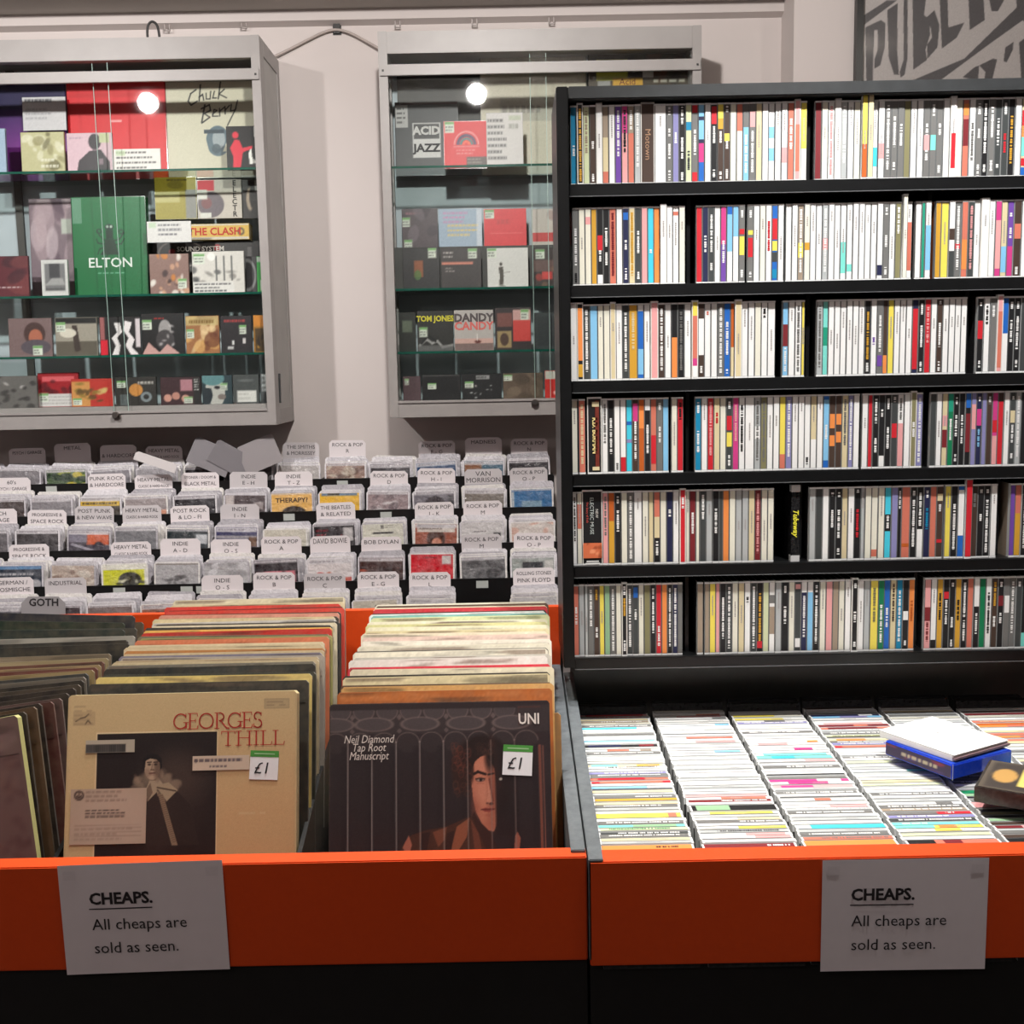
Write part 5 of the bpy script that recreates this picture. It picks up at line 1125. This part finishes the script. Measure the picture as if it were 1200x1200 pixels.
o = disp(221, 262, 292, 281, 3.83, 'long yellow box with red block lettering', 'box set', (206, 168, 74), lambda a: a.rect(0, .85, 1, 1, (196, 190, 176)).rect(0, 0, 1, .12, (196, 190, 176)).ell(.87, .5, .06, .25, (96, 80, 50)).ell(.87, .5, .03, .12, (196, 160, 80)), t=.05, words=[('THE CLASH', .034, .43, .5, (186, 50, 34), {'bold': .0008})])
top_clash = o.location.z + .055
disp(172, 259, 224, 284, YF, 'white handwritten note card beside the yellow box', 'note card', (208, 206, 204), lambda a: a.words(.25, .05, .9, .75, 3, (90, 90, 96), .75).rect(.04, .05, .2, .3, (160, 190, 150), .6), t=.001, name='note_card', m='print')
disp(181, 207, 230, 257, 3.84, 'mustard yellow CD cover above the white note card', 'CD', (150, 138, 44), lambda a: a.rect(.0, .35, .6, .6, (200, 196, 150), .6).rect(.74, .3, 1, 1, (130, 130, 124)).words(.3, .02, .8, .1, 1, (60, 54, 30)).ell(.5, .18, .2, .1, (100, 92, 36), .5), name='disc_case')
disp(231, 210, 283, 256, 3.83, 'cream CD cover with a red corner and upright black letters', 'CD', (188, 180, 168), lambda a: a.rect(0, 0, .38, .28, (196, 30, 48)).ell(.3, .64, .3, .34, (96, 86, 92)).ell(.2, .6, .12, .15, (120, 60, 60), .7).rect(.0, .25, .22, .5, (206, 206, 196)).rect(.05, .85, .3, .98, (206, 206, 196)), name='disc_case',
     words=[(ch, .024, .84, .1 + .16 * i, (40, 36, 36), {'roty': math.pi / 2 * 0, 'bold': .0005}) for i, ch in enumerate('ELECTRO'[:6])])
disp(284, 210, 309, 256, 3.82, 'dark CD cover with a pale crescent shape beside the cabinet frame', 'CD', (40, 34, 32), lambda a: a.ell(.35, .5, .18, .3, (150, 134, 116)).ell(.5, .45, .18, .3, (40, 34, 32)).rect(.6, .0, 1, .3, (190, 190, 186)), name='disc_case')
disp(175, 297, 221, 342, YF, 'busy orange and black crowd CD cover', 'CD', (130, 100, 92), lambda a: a.blobs(24, [(50, 30, 32), (196, 150, 120), (200, 120, 40), (220, 214, 206)], .03, .1, .8), sticker=[(.72, .62)], zb=z)
disp(225, 294, 286, 342, YF, 'white and black striped CD cover with a white note along its foot', 'CD', (206, 202, 196), lambda a: a.blobs(12, [(60, 60, 62), (120, 116, 112)], .02, .1, .7).rect(.45, .1, .48, .7, (90, 90, 90)).rect(.6, .1, .63, .7, (90, 90, 90)).rect(.75, .1, .78, .7, (90, 90, 90)).ell(.37, .12, .08, .1, (230, 228, 224)).rect(0, .72, .8, 1, (214, 212, 208)).words(.03, .74, .75, .98, 3, (50, 50, 54), .8), sticker=[(.02, .05)], zb=z)
disp(288, 300, 302, 342, YF + .04, 'dark grey disc case beside the green item on the second shelf', 'CD', (52, 50, 52), lambda a: a.ring(.1, .5, .7, .4, .05, (120, 120, 120)), zb=z)
disp(301, 300, 313, 342, YF, 'small green cassette standing at the right end of the second shelf', 'cassette', (44, 150, 60), lambda a: a.rect(.3, .65, 1, .95, (206, 210, 200)).rect(0, 0, 1, .15, (180, 190, 180)), zb=z)
# third shelf
z = LS[2]
def cdcov(x0, y0, x1, base, lb, fn, st=None, zz=None, words=None, Y=YF, cab='left'):
    return disp(x0, y0, x1, 0, Y, lb, 'CD', base, fn, zb=zz if zz is not None else z, sticker=st, name='disc_case', words=words)
cdcov(-6, 373, 46, (116, 96, 96), 'mauve CD cover with a face under long braids', lambda a: a.ell(.6, .4, .25, .3, (70, 50, 48)).ell(.62, .5, .16, .22, (166, 100, 78)).ell(.62, .75, .35, .2, (84, 76, 84)), [(.55, .72)])
cdcov(50, 372, 100, (150, 144, 132), 'cream CD cover with a lone dark figure and black strips', lambda a: a.rect(0, 0, 1, .15, (24, 24, 24)).rect(0, .62, 1, 1, (90, 84, 74)).poly([(.4, .2), (.52, .2), (.6, .85), (.5, .9), (.44, .85)], (60, 50, 46)).ell(.3, .4, .2, .12, (206, 200, 186)), [(.02, .12)])
cdcov(103, 371, 152, (30, 26, 28), 'white and black zigzag CD cover with a red corner', lambda a: a.rect(0, .0, .12, .6, (150, 90, 90)).rect(0, .6, .18, 1, (206, 30, 50)).poly([(.35, .15), (.5, .15), (.55, .4), (.42, .55), (.5, .75), (.45, 1), (.28, 1), (.38, .75), (.28, .55), (.42, .4)], (228, 220, 222)).poly([(.62, .1), (.8, .15), (.72, .4), (.85, .6), (.78, .8), (.95, 1), (.75, 1), (.62, .75), (.7, .55), (.58, .35)], (228, 220, 222)).rect(.88, .05, 1, .8, (206, 196, 200)))
cdcov(153, 367, 204, (20, 18, 20), 'black CD cover with a silvery guitarist and red heading', lambda a: a.ell(.55, .4, .15, .25, (150, 146, 146)).ell(.55, .65, .22, .25, (60, 56, 58)).words(.3, .08, .65, .16, 1, (190, 40, 34)).poly([(0, 1), (.15, .7), (.4, .95), (.6, .75), (.9, 1)], (190, 150, 144)).blobs(6, [(200, 196, 196)], .02, .06, .7, (.4, .3, .75, .8)), [(.02, .15)])
cdcov(206, 370, 246, (150, 100, 62), 'brown and orange wood-grained CD cover', lambda a: a.blobs(16, [(206, 160, 96), (96, 50, 30), (222, 196, 150)], .04, .25, .7).rect(0, 0, 1, .25, (190, 176, 120), .7).words(.1, .05, .9, .25, 1, (110, 80, 30)), [(.02, .35)])
cdcov(248, 370, 285, (34, 30, 34), 'dark CD cover with a red title at its top', lambda a: a.words(.1, .06, .9, .2, 1, (200, 60, 60)).rect(.35, .66, .42, .78, (206, 206, 206)).rect(.7, .6, .8, .75, (196, 190, 190)).rect(.2, .82, .4, .9, (180, 180, 180)), [(.6, .25)])
cdcov(287, 369, 313, (150, 104, 36), 'amber CD cover with a black crowd below', lambda a: a.rect(0, 0, 1, .3, (196, 124, 40)).rect(.06, .35, .94, .98, (70, 50, 20)).blobs(10, [(200, 150, 50), (40, 28, 16)], .04, .14, .8, (.1, .5, .9, 1)), [(.62, .36)])
# fourth shelf
z = LS[3]
cdcov(-30, 441, 26, (100, 98, 96), 'grey speckled CD cover at the left end of the lowest shelf', lambda a: a.blobs(20, [(190, 188, 186), (50, 48, 48)], .03, .1, .7))
cdcov(27, 437, 76, (150, 28, 36), 'red CD cover behind a white note on the lowest shelf', lambda a: a.rect(.1, .1, .9, .25, (206, 90, 96)).blobs(8, [(70, 16, 24)], .05, .15, .6, (0, .2, 1, .6)).rect(0, .62, 1, 1, (206, 204, 202)).words(.05, .66, .95, .95, 3, (150, 146, 146), .6), [(.02, .6)], Y=YF + .03)
cdcov(67, 444, 117, (176, 52, 44), 'orange-red CD cover with tangled olive lettering', lambda a: a.rect(0, .1, .45, 1, (196, 140, 80)).blobs(16, [(130, 110, 50), (196, 176, 110), (90, 70, 40)], .04, .12, .8, (.15, .15, .85, .85)), [(.02, .7)])
cdcov(120, 442, 169, (50, 48, 46), 'dark CD cover with an orange disc and gears', lambda a: a.ell(.5, .45, .17, .22, (190, 130, 66)).ell(.75, .7, .14, .18, (120, 130, 134)).ell(.75, .7, .07, .09, (40, 40, 40)).rect(.1, .6, .3, 1, (90, 96, 98)).words(.55, .1, .95, .3, 1, (200, 196, 190)), [(.03, .12)])
cdcov(174, 442, 222, (60, 40, 44), 'dark rose CD cover with three faces and a side strip', lambda a: a.ell(.17, .75, .1, .14, (190, 140, 126)).ell(.38, .68, .1, .14, (180, 130, 116)).ell(.62, .78, .1, .14, (190, 140, 126)).rect(.5, .08, .8, .5, (196, 140, 150), .8).rect(.83, 0, 1, 1, (40, 40, 40)).words(.85, .05, .98, .5, 5, (220, 220, 216)), [(.58, .72)])
cdcov(224, 440, 260, (44, 60, 66), 'teal CD cover with a pale bald head in half light', lambda a: a.ell(.42, .6, .34, .55, (176, 176, 170)).ell(.35, .1, .4, .25, (90, 130, 134)).poly([(0, .4), (.3, .45), (.35, .7), (.25, 1), (0, 1)], (40, 48, 54)).ell(.5, .42, .1, .06, (40, 40, 44)).ell(.65, .75, .14, .1, (120, 110, 106)), [(.62, .28)])
cdcov(261, 439, 292, (70, 74, 74), 'slate grey CD cover with a white label', lambda a: a.rect(.15, .55, .9, .95, (206, 206, 202)).words(.2, .6, .8, .9, 2, (150, 150, 146), .5).ell(.5, .2, .3, .05, (120, 124, 124), .6))
cdcov(294, 438, 318, (54, 56, 58), 'dark grey CD cover at the right end of the lowest shelf', lambda a: a.rect(.05, .0, .3, .6, (190, 196, 196)).words(.07, .05, .28, .55, 3, (80, 80, 80)).blobs(5, [(90, 94, 96)], .1, .2, .4))
# right cabinet, first shelf
z = RS[0]
aj = disp(463, 118, 537, 193, YB, 'dark grey record sleeve with a black and white lettered square', 'record', (70, 72, 74), lambda a: a.rect(0, .03, .2, .34, (176, 176, 174)).words(.02, .05, .18, .3, 4, (70, 70, 70)).rect(.27, .28, .72, .76, (206, 206, 204)).rect(.29, .295, .70, .5, (56, 56, 58)).rect(0, 0, 1, .03, (60, 30, 34)), t=.005, zb=z, nx=90,
          words=[('ACID', .036, .495, .395, (206, 206, 204), {'bold': .0018, 'sx': 1.05}), ('JAZZ', .036, .495, .63, (60, 60, 62), {'bold': .0014, 'sx': 1.1})])
disp(520, 141, 571, 193, YF + .02, 'bright red CD cover with a rainbow arch emblem', 'CD', (206, 36, 44), lambda a: a.ring(.52, .5, .28, .28, .015, (226, 150, 150), half='up').ring(.52, .5, .2, .2, .03, (60, 50, 90), half='up').ring(.52, .5, .13, .13, .025, (60, 120, 120), half='up').ring(.52, .5, .07, .07, .025, (226, 90, 60), half='up').line(.22, .54, .82, .54, .01, (226, 160, 160)).words(.28, .58, .78, .72, 2, (226, 150, 150)).rect(.52, .76, 1, 1, (84, 70, 66)).words(.54, .78, .98, .98, 3, (180, 170, 160), .6), sticker=[(.02, .0)], zb=z, name='disc_case')
disp(563, 62, 688, 193, 3.88, 'tall cream framed sleeve behind the handwritten note', 'record', (196, 190, 170), lambda a: a.rect(.18, .35, .75, .55, (150, 148, 138), .5).words(.2, .38, .75, .52, 1, (110, 108, 104), .5), t=.01, zb=z)
disp(570, 131, 613, 193, YF, 'white handwritten list standing before the cream sleeve', 'note card', (196, 192, 190), lambda a: a.words(.03, .08, .6, .9, 7, (60, 58, 60), .75).rect(.62, .05, .95, .14, (160, 170, 140), .6).words(.62, .15, .95, .35, 1, (120, 120, 110), .6), t=.001, zb=z, name='note_card', m='print')
disp(690, 60, 818, 193, 3.86, 'collage-covered record sleeve with yellow labels above the bookcase', 'record', (74, 66, 54), lambda a: a.blobs(20, [(110, 60, 44), (96, 100, 84), (50, 46, 44)], .03, .09, .7, (0, 0, 1, .4)).rect(.07, .04, .36, .22, (176, 176, 60)).rect(.22, .2, .5, .4, (206, 160, 60)).words(.1, .07, .34, .12, 1, (90, 96, 50)).rect(.72, .06, .96, .14, (196, 110, 44)).ell(.42, .1, .05, .05, (206, 206, 196)).rect(.08, .22, .2, .4, (150, 150, 146)).words(.6, .2, .98, .26, 1, (196, 196, 180)).words(.6, .28, .98, .34, 1, (196, 196, 180)).rect(.5, .12, .6, .2, (196, 190, 180)), t=.01, zb=z, nx=110, words=[('Acid', .03, .36, .24, (110, 50, 30), {})])
# second shelf: upper row on a step
z = RS[1]
stp = px(540, 289, 3.82).z
MB().box(px(462, 300, 3.81).x, px(775, 300, 3.81).x, 3.815, 3.92, z, stp).build('display_step', M['dark'], RC).location = -RC.location
for (x0, x1, base, lb, fn, st) in (
    (471, 513, (74, 62, 68), 'dusky purple CD cover, leftmost of the upper row in the right cabinet', lambda a: a.words(.1, .05, .95, .18, 1, (150, 100, 110)).blobs(6, [(110, 100, 106), (50, 40, 48)], .1, .25, .6), [(.0, .22), (.05, .8)]),
    (514, 565, (150, 168, 186), 'pale blue CD cover with pink and yellow lettering', lambda a: a.words(.1, .05, .7, .4, 3, (196, 130, 170)).words(.2, .38, .95, .75, 3, (220, 190, 110)).rect(.88, 0, 1, 1, (220, 222, 226), .6), None),
    (567, 617, (206, 36, 44), 'plain red CD cover in the upper row of the right cabinet', lambda a: a.line(.15, .65, .9, .65, .01, (226, 100, 100)).words(.3, .2, .7, .5, 1, (180, 30, 36)), [(.02, .02)]),
    (623, 672, (190, 180, 172), 'white and red CD cover beside the bookcase in the upper row', lambda a: a.rect(0, .65, 1, .9, (190, 50, 50)).blobs(5, [(140, 110, 104)], .05, .2, .5, (.4, 0, 1, .5)), None)):
    disp(x0, 244, x1, 288, 3.83, lb, 'CD', base, fn, name='disc_case', zb=stp, sticker=st)
for (x0, x1, base, lb, fn, st, wd) in (
    (472, 515, (34, 32, 34), 'black CD cover with a small orange and green shape', lambda a: a.rect(.3, .3, .55, .7, (150, 80, 40), .8).ell(.4, .65, .1, .12, (70, 110, 50), .8), [(.7, .0)], None),
    (517, 564, (50, 44, 44), 'charcoal CD cover with a salmon stripe', lambda a: a.rect(0, .34, .8, .4, (196, 120, 100)).words(.05, .06, .3, .26, 2, (190, 184, 180)).words(.1, .46, .35, .6, 2, (170, 160, 156)), [(.68, .02)], None),
    (571, 619, (206, 206, 202), 'white CD cover with a lone standing figure', lambda a: a.ell(.33, .4, .035, .045, (60, 54, 48)).poly([(.27, .48), (.38, .46), (.4, .7), (.38, .92), (.28, .92), (.3, .7)], (66, 60, 52)).line(.38, .62, .55, .6, .006, (120, 116, 110)).line(.3, .94, .42, .96, .012, (110, 106, 100)), [(.0, .0)], None),
    (625, 674, (56, 44, 42), 'dark multi-picture CD cover beside the bookcase in the lower row', lambda a: a.rect(.0, .3, .5, .6, (96, 70, 66)).rect(.2, .6, .45, .8, (196, 60, 56)).rect(.5, .55, .75, .75, (170, 166, 156)).blobs(8, [(120, 90, 70), (180, 50, 44)], .04, .1, .7), [(.05, .03)], None)):
    disp(x0, 290, x1, 335, 3.74, lb, 'CD', base, fn, name='disc_case', zb=z, sticker=st)
z = RS[2]
for (x0, x1, yt, base, lb, fn, st, wd) in (
    (461, 481, 366, (34, 38, 34), 'dark green CD cover at the left end of the third shelf', lambda a: a.rect(.2, .2, .8, .5, (90, 100, 84)), None, None),
    (483, 526, 364, (36, 36, 34), 'black CD cover with yellow capitals over grey water', lambda a: a.path([(.05, .85), (.25, .7), (.4, .8), (.55, .75), (.7, .9), (1, .85)], .03, (150, 150, 148)).rect(0, .85, 1, 1, (110, 110, 110), .7).path([(.1, .8), (.3, .6), (.5, .75)], .03, (20, 20, 22)), [(.05, .4)], [('TOM JONES', .025, .5, .2, (196, 186, 40), {'bold': .001, 'sx': .92})]),
    (527, 574, 363, (176, 170, 166), 'pale CD cover with stacked dark and pink capitals', lambda a: a.rect(0, .8, 1, 1, (120, 100, 96)).rect(.0, .7, 1, .82, (196, 160, 150)).ell(.6, .78, .08, .04, (90, 40, 36)).line(.58, .6, .58, .75, .01, (230, 226, 220)), None, [('DANDY', .036, .5, .2, (74, 64, 66), {'bold': .0016, 'sx': 1.0}), ('CANDY', .036, .5, .4, (206, 96, 90), {'bold': .0012, 'sx': 1.0})]),
    (576, 619, 360, (44, 34, 36), 'dark CD cover with sepia pictures beside a red block', lambda a: a.rect(.05, .12, .48, .45, (110, 66, 60)).rect(.05, .55, .45, .95, (150, 130, 90)).ell(.25, .75, .12, .15, (70, 50, 40)).rect(.5, .1, 1, .8, (190, 60, 54)).rect(.5, .05, 1, .3, (190, 150, 144)), [(.72, .05)], None),
    (622, 668, 366, (48, 54, 56), 'dim slate disc case beside the bookcase on the third shelf', lambda a: a.rect(.1, .1, .9, .9, (40, 46, 48)), None, None)):
    disp(x0, yt, x1, 0, YF, lb, 'CD', base, fn, name='disc_case', zb=z, sticker=st, words=wd)
z = RS[3]
for (x0, x1, yt, base, lb, fn, st) in (
    (465, 486, 441, (84, 66, 70), 'small mauve CD cover at the left end of the lowest shelf', None, [(.1, .1)]),
    (488, 534, 439, (30, 30, 32), 'near-black CD cover, second from left on the lowest shelf', lambda a: a.rect(.0, .0, 1, .06, (70, 70, 70)), [(.14, .32)]),
    (536, 583, 438, (32, 32, 34), 'black CD cover with scattered tiny white figures', lambda a: a.blobs(8, [(196, 196, 196)], .012, .035, .9, (.2, .4, .9, .95)).rect(.35, .06, .7, .2, (150, 150, 150)).words(.37, .08, .68, .18, 1, (40, 40, 40)), [(.06, .3)]),
    (585, 633, 437, (92, 78, 66), 'brown mottled CD cover near the cabinet lock', lambda a: a.blobs(10, [(70, 58, 48), (120, 104, 88)], .08, .3, .5), [(.0, .05)]),
    (635, 668, 434, (190, 44, 40), 'red CD cover with a white heading beside the bookcase', lambda a: a.rect(0, 0, 1, .3, (190, 190, 180)).ell(.5, .8, .2, .1, (230, 180, 176)), None)):
    disp(x0, yt, x1, 0, YF, lb, 'CD', base, fn, name='disc_case', zb=z, sticker=st)
# ------------------------------------------------------------------ curves and text become plain meshes
dg = bpy.context.evaluated_depsgraph_get()
for o in [x for x in S.objects if x.type in ('FONT', 'CURVE')]:
    me = bpy.data.meshes.new_from_object(o.evaluated_get(dg)); nm = o.name
    o.name = 'old'
    n = bpy.data.objects.new(nm, me); COL.objects.link(n)
    n.parent = o.parent; n.location = o.location; n.rotation_euler = o.rotation_euler; n.scale = o.scale
    for k in ('label', 'category', 'group', 'kind'):
        if k in o: n[k] = o[k]
    bpy.data.objects.remove(o)
